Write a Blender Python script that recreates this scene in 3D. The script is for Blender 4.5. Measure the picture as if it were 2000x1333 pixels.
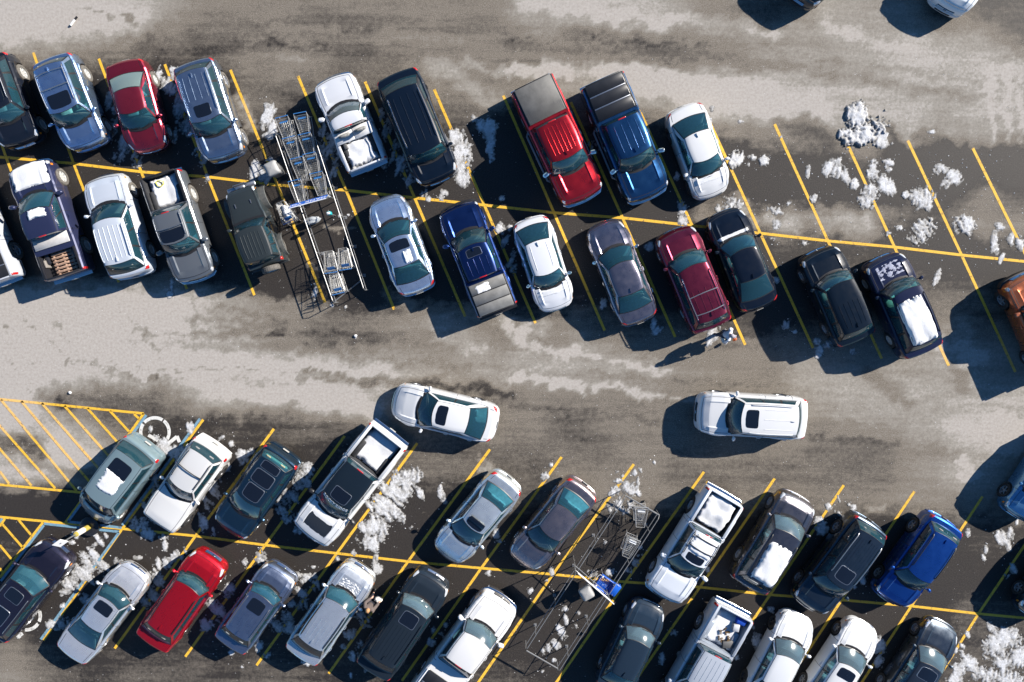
import bpy, bmesh, math, random
from mathutils import Matrix, Vector, noise
R_ = math.radians
scene = bpy.context.scene
for o in list(bpy.data.objects): bpy.data.objects.remove(o)
col = scene.collection

# ------------------------------------------------------------------ camera, sky, sun
FPX, CX, CY, CAMH = 1400.0, 1000.0, 666.5, 32.28
TX, TY = 0.0880, 0.0115
ca, sa, cb, sb = math.cos(TX), math.sin(TX), math.cos(TY), math.sin(TY)
ROT = Matrix(((1,0,0),(0,ca,sa),(0,-sa,ca))) @ Matrix(((cb,0,sb),(0,1,0),(-sb,0,cb)))
cam_d = bpy.data.cameras.new('camera'); cam = bpy.data.objects.new('camera', cam_d); col.objects.link(cam)
cam_d.sensor_width = 36.0; cam_d.lens = FPX/2000*36.0; cam_d.clip_end = 2000; cam_d.clip_start = 0.5
cam.matrix_world = Matrix.Translation((0,0,CAMH)) @ ROT.to_4x4()
scene.camera = cam

SUN_DIR = 27.5      # shadows fall to the lower left at this angle
SUN_EL = 28.5
world = bpy.data.worlds.new("World"); scene.world = world; world.use_nodes = True
nt = world.node_tree; nt.nodes.clear()
wo = nt.nodes.new('ShaderNodeOutputWorld'); bg = nt.nodes.new('ShaderNodeBackground'); sky = nt.nodes.new('ShaderNodeTexSky')
sky.sky_type = 'NISHITA'; sky.sun_disc = False; sky.sun_elevation = R_(SUN_EL)
sky.sun_rotation = R_(90 - SUN_DIR)
sky.air_density = 1.0; sky.dust_density = 0.1; sky.ozone_density = 5.0
bg.inputs['Strength'].default_value = 0.06
hs = nt.nodes.new('ShaderNodeHueSaturation'); hs.inputs['Saturation'].default_value = 1.15
nt.links.new(sky.outputs[0], hs.inputs['Color']); nt.links.new(hs.outputs[0], bg.inputs[0]); nt.links.new(bg.outputs[0], wo.inputs[0])
sun_d = bpy.data.lights.new('sun', 'SUN'); sun_d.energy = 5.0; sun_d.angle = R_(0.5); sun_d.color = (1.0, 0.93, 0.84)
sun = bpy.data.objects.new('sun', sun_d); col.objects.link(sun)
sdir = Vector((math.cos(R_(SUN_DIR))*math.cos(R_(SUN_EL)), math.sin(R_(SUN_DIR))*math.cos(R_(SUN_EL)), math.sin(R_(SUN_EL))))
sun.rotation_euler = sdir.to_track_quat('Z', 'Y').to_euler()
vs = scene.view_settings
vs.view_transform = 'Standard'; vs.look = 'None'; vs.gamma = 1; vs.use_curve_mapping = False
vs.exposure = 0.95
scene.cycles.max_bounces = 6; scene.cycles.transparent_max_bounces = 8
scene.cycles.caustics_reflective = False; scene.cycles.caustics_refractive = False

def G(px, py, z=0.0):
    d = ROT @ Vector(((px-CX)/FPX, -(py-CY)/FPX, -1.0))
    k = (z-CAMH)/d.z
    return Vector((d.x*k, d.y*k, z))

# ------------------------------------------------------------------ materials
def newmat(name):
    m = bpy.data.materials.new(name); m.use_nodes = True
    return m, m.node_tree, m.node_tree.nodes['Principled BSDF']
def N(t, kind, **kw):
    n = t.nodes.new(kind)
    for k, v in kw.items(): setattr(n, k, v)
    return n
def noise_tex(t, scale, detail=4, rough=.55, vec=None, dist=0):
    n = N(t, 'ShaderNodeTexNoise'); n.inputs['Scale'].default_value = scale; n.inputs['Detail'].default_value = detail
    n.inputs['Roughness'].default_value = rough; n.inputs['Distortion'].default_value = dist
    if vec is not None: t.links.new(vec, n.inputs['Vector'])
    return n.outputs['Fac']
def ramp(t, fac, stops):
    r = N(t, 'ShaderNodeValToRGB'); e = r.color_ramp.elements
    while len(e) > 1: e.remove(e[-1])
    for i, (p, c) in enumerate(stops):
        el = e[0] if i == 0 else e.new(p)
        el.position = p
        el.color = (c, c, c, 1) if not isinstance(c, tuple) else (*c, 1)
    t.links.new(fac, r.inputs[0]); return r.outputs['Color']
def mth(t, op, a, b=None, clamp=False):
    n = N(t, 'ShaderNodeMath', operation=op, use_clamp=clamp)
    for i, v in enumerate((a, b)):
        if v is None: continue
        if isinstance(v, (int, float)): n.inputs[i].default_value = v
        else: t.links.new(v, n.inputs[i])
    return n.outputs[0]
def mixc(t, fac, a, b):
    n = N(t, 'ShaderNodeMix', data_type='RGBA')
    for i, v in ((0, fac), (6, a), (7, b)):
        if isinstance(v, tuple): n.inputs[i].default_value = (*v, 1)
        elif isinstance(v, (int, float)): n.inputs[i].default_value = v
        else: t.links.new(v, n.inputs[i])
    return n.outputs[2]
_cache = {}
def simple(name, c, rough=.5, metal=0., coat=0., var=.0, scale=8, emis=None):
    key = (name, c, rough, metal)
    if key in _cache: return _cache[key]
    m, t, b = newmat(name)
    b.inputs['Roughness'].default_value = rough; b.inputs['Metallic'].default_value = metal; b.inputs['Coat Weight'].default_value = coat
    if var:
        tc = N(t, 'ShaderNodeTexCoord').outputs['Object']
        f = noise_tex(t, scale, 5, .6, tc)
        k = ramp(t, f, [(.3, tuple(x*(1-var) for x in c)), (.7, tuple(min(1, x*(1+var)) for x in c))])
        t.links.new(k, b.inputs['Base Color'])
    else: b.inputs['Base Color'].default_value = (*c, 1)
    _cache[key] = m; return m
def paint(c, metal=.35, dirt=.35, rough=.32):
    if max(c) < .09: dirt *= .35
    key = ('paint', c, metal, dirt, rough)
    if key in _cache: return _cache[key]
    m, t, b = newmat('car_paint')
    geo = N(t, 'ShaderNodeTexCoord').outputs['Object']
    sep = N(t, 'ShaderNodeSeparateXYZ'); t.links.new(geo, sep.inputs[0])
    f1 = noise_tex(t, 3.0, 6, .65, geo)
    f2 = noise_tex(t, 22.0, 4, .7, geo)
    low = N(t, 'ShaderNodeMapRange'); low.inputs[1].default_value = .75; low.inputs[2].default_value = .25
    low.inputs[3].default_value = .015; low.inputs[4].default_value = 1.0
    t.links.new(sep.outputs[2], low.inputs[0])
    film = mth(t, 'MULTIPLY', mth(t, 'MULTIPLY', mth(t, 'ADD', f1, mth(t, 'MULTIPLY', f2, .6)), low.outputs[0]), dirt, True)
    spots = ramp(t, noise_tex(t, 55, 2, .5, geo), [(.70, 0.), (.78, .22)])
    fac = mth(t, 'ADD', film, mth(t, 'MULTIPLY', spots, dirt), True)
    t.links.new(mixc(t, fac, c, (.33, .30, .26)), b.inputs['Base Color'])
    if max(c) < .06: metal = 0; b.inputs['Specular IOR Level'].default_value = .12
    b.inputs['Metallic'].default_value = metal
    rr = ramp(t, f1, [(.25, rough-.06), (.75, rough+.12)]); t.links.new(rr, b.inputs['Roughness'])
    b.inputs['Coat Weight'].default_value = .9
    cr = ramp(t, fac, [(.0, .03), (.5, .3)]); t.links.new(cr, b.inputs['Coat Roughness'])
    bp = N(t, 'ShaderNodeBump'); bp.inputs['Strength'].default_value = .012; t.links.new(noise_tex(t, 1.6, 2, .5, geo), bp.inputs['Height'])
    t.links.new(bp.outputs[0], b.inputs['Normal'])
    _cache[key] = m; return m
def glass(name, tint, refl=1.0, painted_sheen=.14, rough=.05, sheen_col=(.075, .27, .37)):
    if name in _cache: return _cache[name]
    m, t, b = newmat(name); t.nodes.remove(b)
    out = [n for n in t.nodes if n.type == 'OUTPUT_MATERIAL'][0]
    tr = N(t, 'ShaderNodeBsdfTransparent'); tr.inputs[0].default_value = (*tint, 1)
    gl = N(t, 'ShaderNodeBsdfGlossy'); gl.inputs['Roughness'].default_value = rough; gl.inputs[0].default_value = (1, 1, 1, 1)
    df = N(t, 'ShaderNodeBsdfDiffuse'); df.inputs[0].default_value = (*sheen_col, 1)  # diffuse colour painted into the pane for bright reflected sky
    mx0 = N(t, 'ShaderNodeMixShader'); mx0.inputs[0].default_value = painted_sheen
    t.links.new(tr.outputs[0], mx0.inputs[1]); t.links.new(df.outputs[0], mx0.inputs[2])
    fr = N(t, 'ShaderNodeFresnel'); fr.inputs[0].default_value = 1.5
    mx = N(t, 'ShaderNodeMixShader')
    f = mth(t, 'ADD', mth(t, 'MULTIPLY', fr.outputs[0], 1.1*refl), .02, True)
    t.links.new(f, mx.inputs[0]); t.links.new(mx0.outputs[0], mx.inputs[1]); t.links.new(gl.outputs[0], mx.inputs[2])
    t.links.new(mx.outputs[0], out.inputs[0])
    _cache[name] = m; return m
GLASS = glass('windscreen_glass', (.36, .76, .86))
GLASSES = [GLASS, glass('clear_windscreen_glass', (.50, .74, .78), 1.3, .10, .07), glass('greyer_windscreen_glass', (.44, .66, .72), 1.0, .20, .10), glass('blue_windscreen_glass', (.26, .62, .82), 1.6, .15, .03)]  # the greyer pane carries more of the painted sky sheen
PALE = glass('painted_glare_glass', (.50, .68, .74), 1.5, .26, .09, (.22, .33, .38))  # paler diffuse mix stands in for glare on some windscreens
PALER = glass('painted_lit_glass', (.5, .7, .7), 1.3, .5, .09, (.30, .40, .38))  # strong pale diffuse paints in the sunlit interior behind the pane
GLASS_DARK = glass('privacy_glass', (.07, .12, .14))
BLACK = simple('black_plastic', (.016, .016, .018), .45)
GLOSSBLACK = simple('gloss_black_glass', (.006, .008, .014), .04, 0, 1)
CHROME = simple('chrome', (.75, .76, .78), .16, 1.)
SATIN = simple('satin_metal', (.45, .46, .48), .35, .9)
LENS = simple('lamp_lens', (.78, .80, .82), .08, .45, 1)
RED = simple('red_lamp', (.42, .012, .012), .15, 0, 1)
AMBER = simple('amber_lamp', (.7, .22, .02), .2, 0, 1)
TYRE = simple('tyre_rubber', (.03, .029, .028), .85, 0, 0, .4, 12)
TYRE_SALT = simple('salty_tyre_rubber', (.115, .107, .096), .9, 0, 0, .35, 12)
RIM = simple('alloy_rim', (.42, .43, .45), .35, .6)
RIM_DARK = simple('dark_rim', (.07, .07, .075), .4, .5)
WHITE_PLATE = simple('plate_white', (.45,.45,.43), .4)

def snow_mat(name, c=(.64, .655, .685), dirt=.25, depth=False):
    m, t, b = newmat(name)
    tc = N(t, 'ShaderNodeTexCoord').outputs['Object']
    f = noise_tex(t, 7, 8, .7, tc)
    base = ramp(t, f, [(.30, tuple(x*(1-dirt) for x in (c[0], c[1]*.99, c[2]*.96))), (.55, c)])
    if depth:
        d = N(t, 'ShaderNodeAttribute', attribute_name='depth').outputs['Fac']
        f2 = noise_tex(t, 16, 6, .75, tc)
        q = mth(t, 'ADD', d, mth(t, 'MULTIPLY', mth(t, 'SUBTRACT', f2, .5), 1.1))
        slush = ramp(t, q, [(.0, (.10, .098, .095)), (.16, (.24, .24, .24)), (.36, (.42, .425, .435)), (.72, c)])
        f3 = noise_tex(t, 2.6, 5, .7, tc)
        base = mixc(t, ramp(t, f, [(.30, .55), (.52, 0.)]), slush, (.30, .29, .27))
        base = mixc(t, ramp(t, f3, [(.40, .5), (.56, 0.)]), base, (.36, .35, .33))
    t.links.new(base, b.inputs['Base Color']); b.inputs['Roughness'].default_value = .75
    bp = N(t, 'ShaderNodeBump'); bp.inputs['Strength'].default_value = .6 if depth else .22; bp.inputs['Distance'].default_value = .05
    t.links.new(noise_tex(t, 18, 8, .7, tc), bp.inputs['Height']); t.links.new(bp.outputs[0], b.inputs['Normal'])
    return m
SNOW = snow_mat('snow', depth=True)
SNOW_CLEAN = snow_mat('clean_snow', (.70, .715, .74), .10)

# ------------------------------------------------------------------ object helpers
def tag(o, label=None, cat=None, group=None, kind=None):
    if label: o['label'] = label
    if cat: o['category'] = cat
    if group: o['group'] = group
    if kind: o['kind'] = kind
    return o
def empty(name, loc=(0,0,0), rz=0):
    o = bpy.data.objects.new(name, None); col.objects.link(o); o.location = loc; o.rotation_euler = (0,0,rz)
    o.empty_display_size = .2
    return o
def copy_tree(o, parent=None):
    c = o.copy(); col.objects.link(c)
    if parent is not None: c.parent = parent
    for ch in [x for x in bpy.data.objects if x.parent == o]: copy_tree(ch, c)
    return c
class MB:
    def __init__(s): s.v = []; s.f = []; s.m = []
    def grid(s, pts, mi=0, close=False, flip=False, skip=None):
        # pts[i][j] rows
        b = len(s.v); n, k = len(pts), len(pts[0])
        for r in pts: s.v.extend([tuple(p) for p in r])
        for i in range(n-1 + (1 if close else 0)):
            for j in range(k-1):
                if skip and skip(i, j): continue
                i2 = (i+1) % n
                q = (b+i*k+j, b+i2*k+j, b+i2*k+j+1, b+i*k+j+1)
                s.f.append(q[::-1] if flip else q); s.m.append(mi(i, j) if callable(mi) else mi)
        return s
    def poly(s, pts, mi=0):
        b = len(s.v); s.v.extend([tuple(p) for p in pts]); s.f.append(tuple(range(b, b+len(pts)))); s.m.append(mi)
        return s
    def prism(s, pts, z0, z1, mi=0):
        n = len(pts); b = len(s.v)
        s.v.extend([(p[0], p[1], z0) for p in pts]); s.v.extend([(p[0], p[1], z1) for p in pts])
        s.f.append(tuple(b+n+i for i in range(n))); s.f.append(tuple(b+n-1-i for i in range(n))); s.m += [mi, mi]
        for i in range(n):
            j = (i+1) % n; s.f.append((b+i, b+j, b+n+j, b+n+i)); s.m.append(mi)
        return s
    def box(s, c, d, mi=0, mat=None, ch=0.0):
        x, y, z = d[0]/2, d[1]/2, d[2]/2
        if ch <= 0:
            P = [(-x,-y,-z),(x,-y,-z),(x,y,-z),(-x,y,-z),(-x,-y,z),(x,-y,z),(x,y,z),(-x,y,z)]
            F = [(0,3,2,1),(4,5,6,7),(0,1,5,4),(1,2,6,5),(2,3,7,6),(3,0,4,7)]
        else:
            ch = min(ch, .48*min(d)*1.0)
            P = []
            def ring(zz, k): return [(-x+k,-y,zz),(x-k,-y,zz),(x,-y+k,zz),(x,y-k,zz),(x-k,y,zz),(-x+k,y,zz),(-x,y-k,zz),(-x,-y+k,zz)]
            r0 = [(px*(1-ch/x), py*(1-ch/y), -z) for px, py, _ in ring(0, ch)]
            r1 = ring(-z+ch, ch); r2 = ring(z-ch, ch)
            r3 = [(px*(1-ch/x), py*(1-ch/y), z) for px, py, _ in ring(0, ch)]
            P = r0+r1+r2+r3; F = [tuple(range(7,-1,-1)), tuple(range(24,32))]
            for a in range(3):
                for i in range(8):
                    j = (i+1) % 8; F.append((a*8+i, a*8+j, a*8+8+j, a*8+8+i))
        b = len(s.v)
        for p in P:
            q = Vector(p)
            if mat is not None: q = mat @ q
            s.v.append(tuple(q+Vector(c)))
        for f in F: s.f.append(tuple(b+i for i in f)); s.m.append(mi)
        return s
    def tube(s, path, r, n=6, mi=0, closed=False, cap=True):
        path = [Vector(p) for p in path]; rings = []
        L = len(path)
        for i, p in enumerate(path):
            a = path[(i-1) % L] if (closed or i > 0) else p
            c = path[(i+1) % L] if (closed or i < L-1) else p
            d = (c-a).normalized() if (c-a).length > 1e-9 else Vector((0,0,1))
            up = Vector((0,0,1)) if abs(d.z) < .9 else Vector((1,0,0))
            u = d.cross(up).normalized(); w = d.cross(u)
            rr = r[i] if isinstance(r, (list, tuple)) else r
            rings.append([p + rr*(math.cos(2*math.pi*k/n)*u + math.sin(2*math.pi*k/n)*w) for k in range(n)])
        b = len(s.v)
        for q in rings: s.v.extend([tuple(x) for x in q])
        for i in range(L-1 + (1 if closed else 0)):
            i2 = (i+1) % L
            for k in range(n):
                k2 = (k+1) % n; s.f.append((b+i*n+k, b+i*n+k2, b+i2*n+k2, b+i2*n+k)); s.m.append(mi)
        if cap and not closed:
            s.f.append(tuple(b+k for k in range(n))[::-1]); s.f.append(tuple(b+(L-1)*n+k for k in range(n))); s.m += [mi, mi]
        return s
    def lathe(s, prof, n=24, mi=0, axis='y', c=(0,0,0)):
        b = len(s.v); k = len(prof)
        for i in range(n):
            a = 2*math.pi*i/n
            for r, h in prof:
                if axis == 'y': q = (r*math.cos(a), h, r*math.sin(a))
                else: q = (r*math.cos(a), r*math.sin(a), h)
                s.v.append((q[0]+c[0], q[1]+c[1], q[2]+c[2]))
        for i in range(n):
            i2 = (i+1) % n
            for j in range(k-1):
                s.f.append((b+i*k+j, b+i2*k+j, b+i2*k+j+1, b+i*k+j+1)); s.m.append(mi)
        return s
    def mesh(s, name, mats, angle=40, merge=0.0008):
        me = bpy.data.meshes.new(name); me.from_pydata(s.v, [], s.f)
        for m in mats: me.materials.append(m)
        me.polygons.foreach_set('material_index', s.m)
        bm = bmesh.new(); bm.from_mesh(me)
        if merge: bmesh.ops.remove_doubles(bm, verts=bm.verts, dist=merge)
        bmesh.ops.recalc_face_normals(bm, faces=bm.faces)
        bm.to_mesh(me); bm.free()
        me.polygons.foreach_set('use_smooth', [True]*len(me.polygons))
        me.set_sharp_from_angle(angle=R_(angle)); me.update()
        return me
    def build(s, name, mats, parent=None, angle=40, merge=0.0008):
        if not isinstance(mats, (list, tuple)): mats = [mats]
        o = bpy.data.objects.new(name, s.mesh(name, mats, angle, merge)); col.objects.link(o)
        if parent is not None: o.parent = parent
        return o
def lerp(a, b, t): return a+(b-a)*t
def pl(tab, x):
    if x <= tab[0][0]: return tab[0][1]
    for (a, va), (b, vb) in zip(tab, tab[1:]):
        if x <= b:
            t = (x-a)/(b-a); return va+(vb-va)*t
    return tab[-1][1]
def sst(a, b, x):
    t = max(0, min(1, (x-a)/(b-a))); return t*t*(3-2*t)

# ------------------------------------------------------------------ ground
FIELD = """
9999776544444444444445667777654335666653322
9876543333333333444444444444444555566676663
3333332223445433344444444444455566666777777
1111111111333333344444566678888887777777777
1111111114331111113331333444677776777776777
1111111111111111111111111111122244455666554
0000000000000000000000000000000000002000000
0000000000000000000000000000022000000020242
0000000000000000000000000000055455454422444
0000000000000000000000000000000022222000022
1111111111111111111111111111111111122221111
9999998763311111111111111111111111111333333
9999999987654333457633344433332112223444333
9999988877655444555655556655444445555566666
9999999999999988755567776666554446666666666
9833333588888887754443444444444456677777777
8875332222233335544444433444444444455566777
6688642222222222333333333344444444333455667
8887541111111133333333344444333333333356776
1111111111111111111133344444433444444555556
1111111111111111111111111111111111111122222
2111111111111111111111111111111111111111122
1111111111111111111111111111111111111111111
1111111111111111111111111111111111111111222
3111111111111111111111111111111111111111333
5331111111111111111111111111111111111111333
8643344444444333333333222222222222222223333
"""
FROWS = [r for r in FIELD.split() if r]
def to_px(x, y):
    v = ROT.transposed() @ Vector((x, y, -CAMH))
    return CX + FPX*v.x/-v.z, CY - FPX*v.y/-v.z
STREAKS = [  # (x0,y0,x1,y1,halfwidth px,delta)
 (0,10,270,45,34,.30),(150,12,270,40,5,-.55),(840,120,980,205,16,.35),(905,125,1000,150,9,.35),(985,130,1110,150,10,.35),(1065,135,1300,150,16,.38),(1180,155,1480,185,26,.34),
 (1440,190,1600,215,26,.28),(1020,5,1180,18,16,.30),(1170,25,1300,50,14,.30),(1300,38,1470,42,12,.28),(1330,55,1600,60,12,.12),
 (265,650,540,657,7,-.30),(540,657,900,672,16,-.18),(235,668,700,690,7,-.16),(230,600,320,690,3,-.3),(40,620,130,700,3,-.3),(130,700,300,742,3,-.35),(300,742,760,745,4,-.25),(370,560,380,650,7,-.22),(400,600,560,625,8,-.2),
 (220,712,720,735,3,-.35),(0,640,190,644,4,-.22),(600,735,1000,765,12,-.35),(300,700,860,730,12,.12),
 (930,605,1020,650,16,.42),(1000,660,1160,700,10,.42),(1010,735,1130,755,9,.55),(1160,752,1290,775,9,.5),(1320,775,1360,790,6,.5),(1195,705,1320,725,6,.38),(1000,640,1060,640,16,.35),
 (350,575,620,600,20,.25),(350,625,560,640,8,-.25),(760,570,800,600,12,.35),(1380,620,1440,655,10,-.1),
 (1460,60,1520,68,8,.30),(1620,45,1680,75,14,.28),(1700,85,1780,90,8,.2),(1350,280,1460,300,12,-.3),(1520,240,1620,270,18,-.3),(1560,330,1640,340,12,.15),
 (1440,385,1470,440,10,.45),(1500,430,1560,440,14,.40),(1600,425,1690,450,26,.36),(1690,420,1720,450,14,.3),(1910,440,1990,450,20,.2),(1480,320,1560,350,12,.2),(1720,250,1760,290,14,-.5),(1800,260,1850,285,16,-.4),
 (1760,300,2000,322,22,-.6),(1000,130,1060,145,8,.3),(0,860,80,880,16,-.5),(60,905,180,930,12,-.35),(75,770,140,800,12,-.3),(20,800,60,815,12,.25),(110,860,200,905,15,.2),
 (700,790,745,830,16,.25),(480,770,740,800,14,.25),(1870,640,1900,700,22,.28),(1810,655,1850,690,22,.30),(1700,730,1780,790,16,-.30),(1850,700,1890,760,14,-.28),
 (1835,840,1990,870,34,.16),(1940,825,2000,830,16,.38),(1875,900,1905,925,7,.45),(1880,930,1900,938,5,.4),(1700,994,1735,994,8,.42),(820,1000,860,1040,4,.2),
 (270,1325,380,1310,12,.42),(0,1290,50,1330,20,.35),(560,1320,640,1330,12,.2),(1160,640,1280,690,30,-.12),(935,895,960,925,7,.55),(460,190,490,250,10,.5),(640,440,680,450,10,.62),(615,510,650,530,6,.6),
 (20,1290,60,1333,22,.3),(1510,600,1530,620,5,.0),(850,650,950,690,10,.2),(1930,960,1990,1000,16,.1),
 (520,60,980,70,8,.10),(1000,30,2000,120,30,.05),(1100,60,1900,190,14,-.14),(1000,90,1500,130,12,-.12),(600,20,1000,60,20,-.08),(0,625,60,780,2,-.3),
 (1932,120,1941,285,5,.35),(1962,120,1973,280,5,.35),(1990,150,1999,280,4,.35),(1000,72,1500,98,4,-.14),(1500,98,2000,170,4,-.14),(1000,100,1500,128,4,.10),(1500,128,2000,200,5,-.12),(500,40,1000,72,5,-.10),(480,75,900,80,4,.14),(480,95,620,125,5,.16),(520,80,640,100,4,-.16),
 (700,700,1300,740,4,-.16),(1300,740,2000,800,5,-.12),(700,672,1300,705,4,.12),(960,790,1340,830,6,-.12),(1580,850,2000,905,6,-.14),(1580,810,2000,850,5,.10),(1300,655,1860,740,5,-.08),(0,700,260,735,3,-.22),(60,560,110,650,3,-.25),(110,650,180,720,3,-.25),(180,720,330,755,3,-.2)]
def field(x, y):
    px, py = to_px(x, y)
    if abs(px) > 6000 or abs(py) > 6000: return .42
    w = noise.noise_vector(Vector((x*.9, y*.9, 0)))*14 + noise.noise_vector(Vector((x*2.3, y*3.1, 5)))*13 + noise.noise_vector(Vector((x*5.5, y*7.5, 9)))*7
    qx, qy = px+w.x, py+w.y
    fx = max(0, min(len(FROWS[0])-2+.999, (qx-25)/1950*(len(FROWS[0])-1))); fy = max(0, min(len(FROWS)-2+.999, (qy-25)/50))
    i, j = int(fy), int(fx); a, b = fy-i, fx-j
    g = lambda r, c: int(FROWS[r][min(c, len(FROWS[r])-1)])
    v = (g(i,j)*(1-b)+g(i,j+1)*b)*(1-a)+(g(i+1,j)*(1-b)+g(i+1,j+1)*b)*a
    v /= 9.
    for x0, y0, x1, y1, hw, d in STREAKS:
        if qx < min(x0,x1)-hw*1.5 or qx > max(x0,x1)+hw*1.5 or qy < min(y0,y1)-hw*1.5 or qy > max(y0,y1)+hw*1.5: continue
        dx, dy = x1-x0, y1-y0; L2 = dx*dx+dy*dy
        t = 0 if L2 == 0 else max(0, min(1, ((qx-x0)*dx+(qy-y0)*dy)/L2))
        dd = math.hypot(qx-x0-t*dx, qy-y0-t*dy)
        if dd < hw*1.5: v += .8*d*(1-sst(hw*.2, hw*1.5, dd))
    out = sst(0, 500, max(-60-px, px-2060, -60-py, py-1393))
    if out > 0: v = lerp(v, .40+.22*noise.noise(Vector((x*.12, y*.3, 3)))+.1*noise.noise(Vector((x*.5, y*1.2, 3))), out)
    return max(0, min(1, v))
def axis_vals(lo, hi, st, far):
    n = int((hi-lo)/st); a = [lo+i*(hi-lo)/n for i in range(n+1)]
    return [-far, -far*.4, lo-25, lo-6] + a + [hi+6, hi+25, far*.4, far]
gx = axis_vals(-24, 24, .13, 700); gy = axis_vals(-15.5, 18, .13, 700)
gv = [(x, y, 0) for x in gx for y in gy]
ny = len(gy)
gf = [(i*ny+j, (i+1)*ny+j, (i+1)*ny+j+1, i*ny+j+1) for i in range(len(gx)-1) for j in range(ny-1)]
gm = bpy.data.meshes.new('asphalt_ground'); gm.from_pydata(gv, [], gf)
at = gm.attributes.new('dry', 'FLOAT', 'POINT')
at.data.foreach_set('value', [field(x, y) for x, y, _ in gv])
def dry_value(t, pos, amp=1.0):
    a = N(t, 'ShaderNodeAttribute', attribute_name='dry').outputs['Fac']
    mp = N(t, 'ShaderNodeMapping'); mp.inputs['Rotation'].default_value = (0, 0, R_(6)); mp.inputs['Scale'].default_value = (.55, 2.2, 1)
    t.links.new(pos, mp.inputs[0])
    mp2 = N(t, 'ShaderNodeMapping'); mp2.inputs['Rotation'].default_value = (0, 0, R_(5)); mp2.inputs['Scale'].default_value = (.16, 3.0, 1); t.links.new(pos, mp2.inputs[0])
    n4 = noise_tex(t, 1.0, 6, .6, mp2.outputs[0])
    n1 = noise_tex(t, .55, 6, .6, pos); n2 = noise_tex(t, 1.0, 7, .65, mp.outputs[0]); n3 = noise_tex(t, 5.5, 6, .7, pos)
    v = a
    for n, k in ((n1, .20), (n2, .22), (n3, .38), (n4, .27)):
        v = mth(t, 'ADD', v, mth(t, 'MULTIPLY', mth(t, 'SUBTRACT', n, .5), k*amp))
    return v
gmat, t, b = newmat('asphalt')
pos = N(t, 'ShaderNodeNewGeometry').outputs['Position']
v = dry_value(t, pos)
agg = noise_tex(t, 21, 5, .85, pos); agg2 = noise_tex(t, 9, 6, .75, pos); vor = N(t, 'ShaderNodeTexVoronoi'); vor.inputs['Scale'].default_value = 18; t.links.new(pos, vor.inputs['Vector'])
dark = ramp(t, agg, [(.34, (.012, .0102, .0092)), (.5, (.026, .022, .0195)), (.68, (.070, .061, .053))])
midc = ramp(t, agg, [(.34, (.092, .079, .064)), (.5, (.166, .145, .119)), (.66, (.29, .26, .22))])
grey = ramp(t, agg2, [(.32, (.205, .19, .165)), (.68, (.36, .338, .30))])
ligh = ramp(t, agg2, [(.3, (.30, .275, .248)), (.5, (.375, .347, .317)), (.66, (.43, .402, .372))])
c1 = mixc(t, ramp(t, v, [(.21, 0.), (.33, .5), (.45, 1.)]), dark, midc)
c2 = mixc(t, ramp(t, v, [(.50, 0.), (.76, 1.)]), c1, grey)
c3 = mixc(t, ramp(t, v, [(.755, 0.), (.80, .55), (.87, 1.)]), c2, ligh)
grit = ramp(t, vor.outputs['Distance'], [(.0, .9), (.07, .0)])
gsel = ramp(t, noise_tex(t, 7.3, 2, .5, pos), [(.52, 0.), (.6, 1.)])
c4 = mixc(t, mth(t, 'MULTIPLY', mth(t, 'MULTIPLY', grit, gsel), .75), c3, (.42, .40, .37))
# rust and oil stains
st = ramp(t, noise_tex(t, .8, 5, .6, pos), [(.70, 0.), (.78, .35)])
c5 = mixc(t, st, c4, (.10, .065, .035))
t.links.new(c5, b.inputs['Base Color'])
t.links.new(ramp(t, v, [(.15, .62), (.5, .9)]), b.inputs['Roughness'])
b.inputs['Specular IOR Level'].default_value = .35
bp = N(t, 'ShaderNodeBump'); bp.inputs['Strength'].default_value = .5; bp.inputs['Distance'].default_value = .012
t.links.new(agg, bp.inputs['Height']); t.links.new(bp.outputs[0], b.inputs['Normal'])
gm.materials.append(gmat)
ground = bpy.data.objects.new('ground', gm); col.objects.link(ground); tag(ground, 'wet and dry asphalt of the car park with salt stains', None, None, 'structure')

def marking_mat(name, c, cdry, wear=.85):
    m, t, b = newmat(name)
    pos = N(t, 'ShaderNodeNewGeometry').outputs['Position']
    v = dry_value(t, pos)
    n = noise_tex(t, 7, 8, .7, pos); n2 = noise_tex(t, 30, 3, .7, pos)
    base = mixc(t, ramp(t, v, [(.45, 0.), (.8, .75)]), c, cdry)
    base = mixc(t, ramp(t, n2, [(.3, .35), (.6, 0.)]), base, tuple(x*.45 for x in c))
    w = ramp(t, n, [(.53, 0.), (.68, wear)])
    t.links.new(mixc(t, w, base, (.07, .06, .05)), b.inputs['Base Color']); b.inputs['Roughness'].default_value = .7
    return m
YEL = marking_mat('yellow_line_paint', (.80, .47, .04), (.80, .50, .20))
BLU = marking_mat('blue_line_paint', (.17, .32, .43), (.30, .55, .72))
WHT = marking_mat('white_line_paint', (.68, .68, .66), (.7, .66, .6))
def set_dry(me):
    a = me.attributes.new('dry', 'FLOAT', 'POINT'); a.data.foreach_set('value', [field(v.co.x, v.co.y) for v in me.vertices])
def line_strip(mb, p0, p1, w, z):
    a, c = G(*p0), G(*p1); d = (c-a); L = d.length; d.normalize(); n = Vector((-d.y, d.x, 0))*w/2
    k = max(1, int(L/.4)); b0 = len(mb.v)
    for i in range(k+1):
        q = a+d*L*i/k; mb.v += [(q.x-n.x, q.y-n.y, z), (q.x+n.x, q.y+n.y, z)]
    for i in range(k): mb.f.append((b0+2*i, b0+2*i+2, b0+2*i+3, b0+2*i+1)); mb.m.append(0)
T_ = [(-62,90),(65,103),(193,115),(322,126),(450,137),(582,149),(713,160),(848,175),(983,187),(1115,200),(1248,214),(1382,230),(1513,243),(1645,260),(1773,275),(1900,290)]
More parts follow.
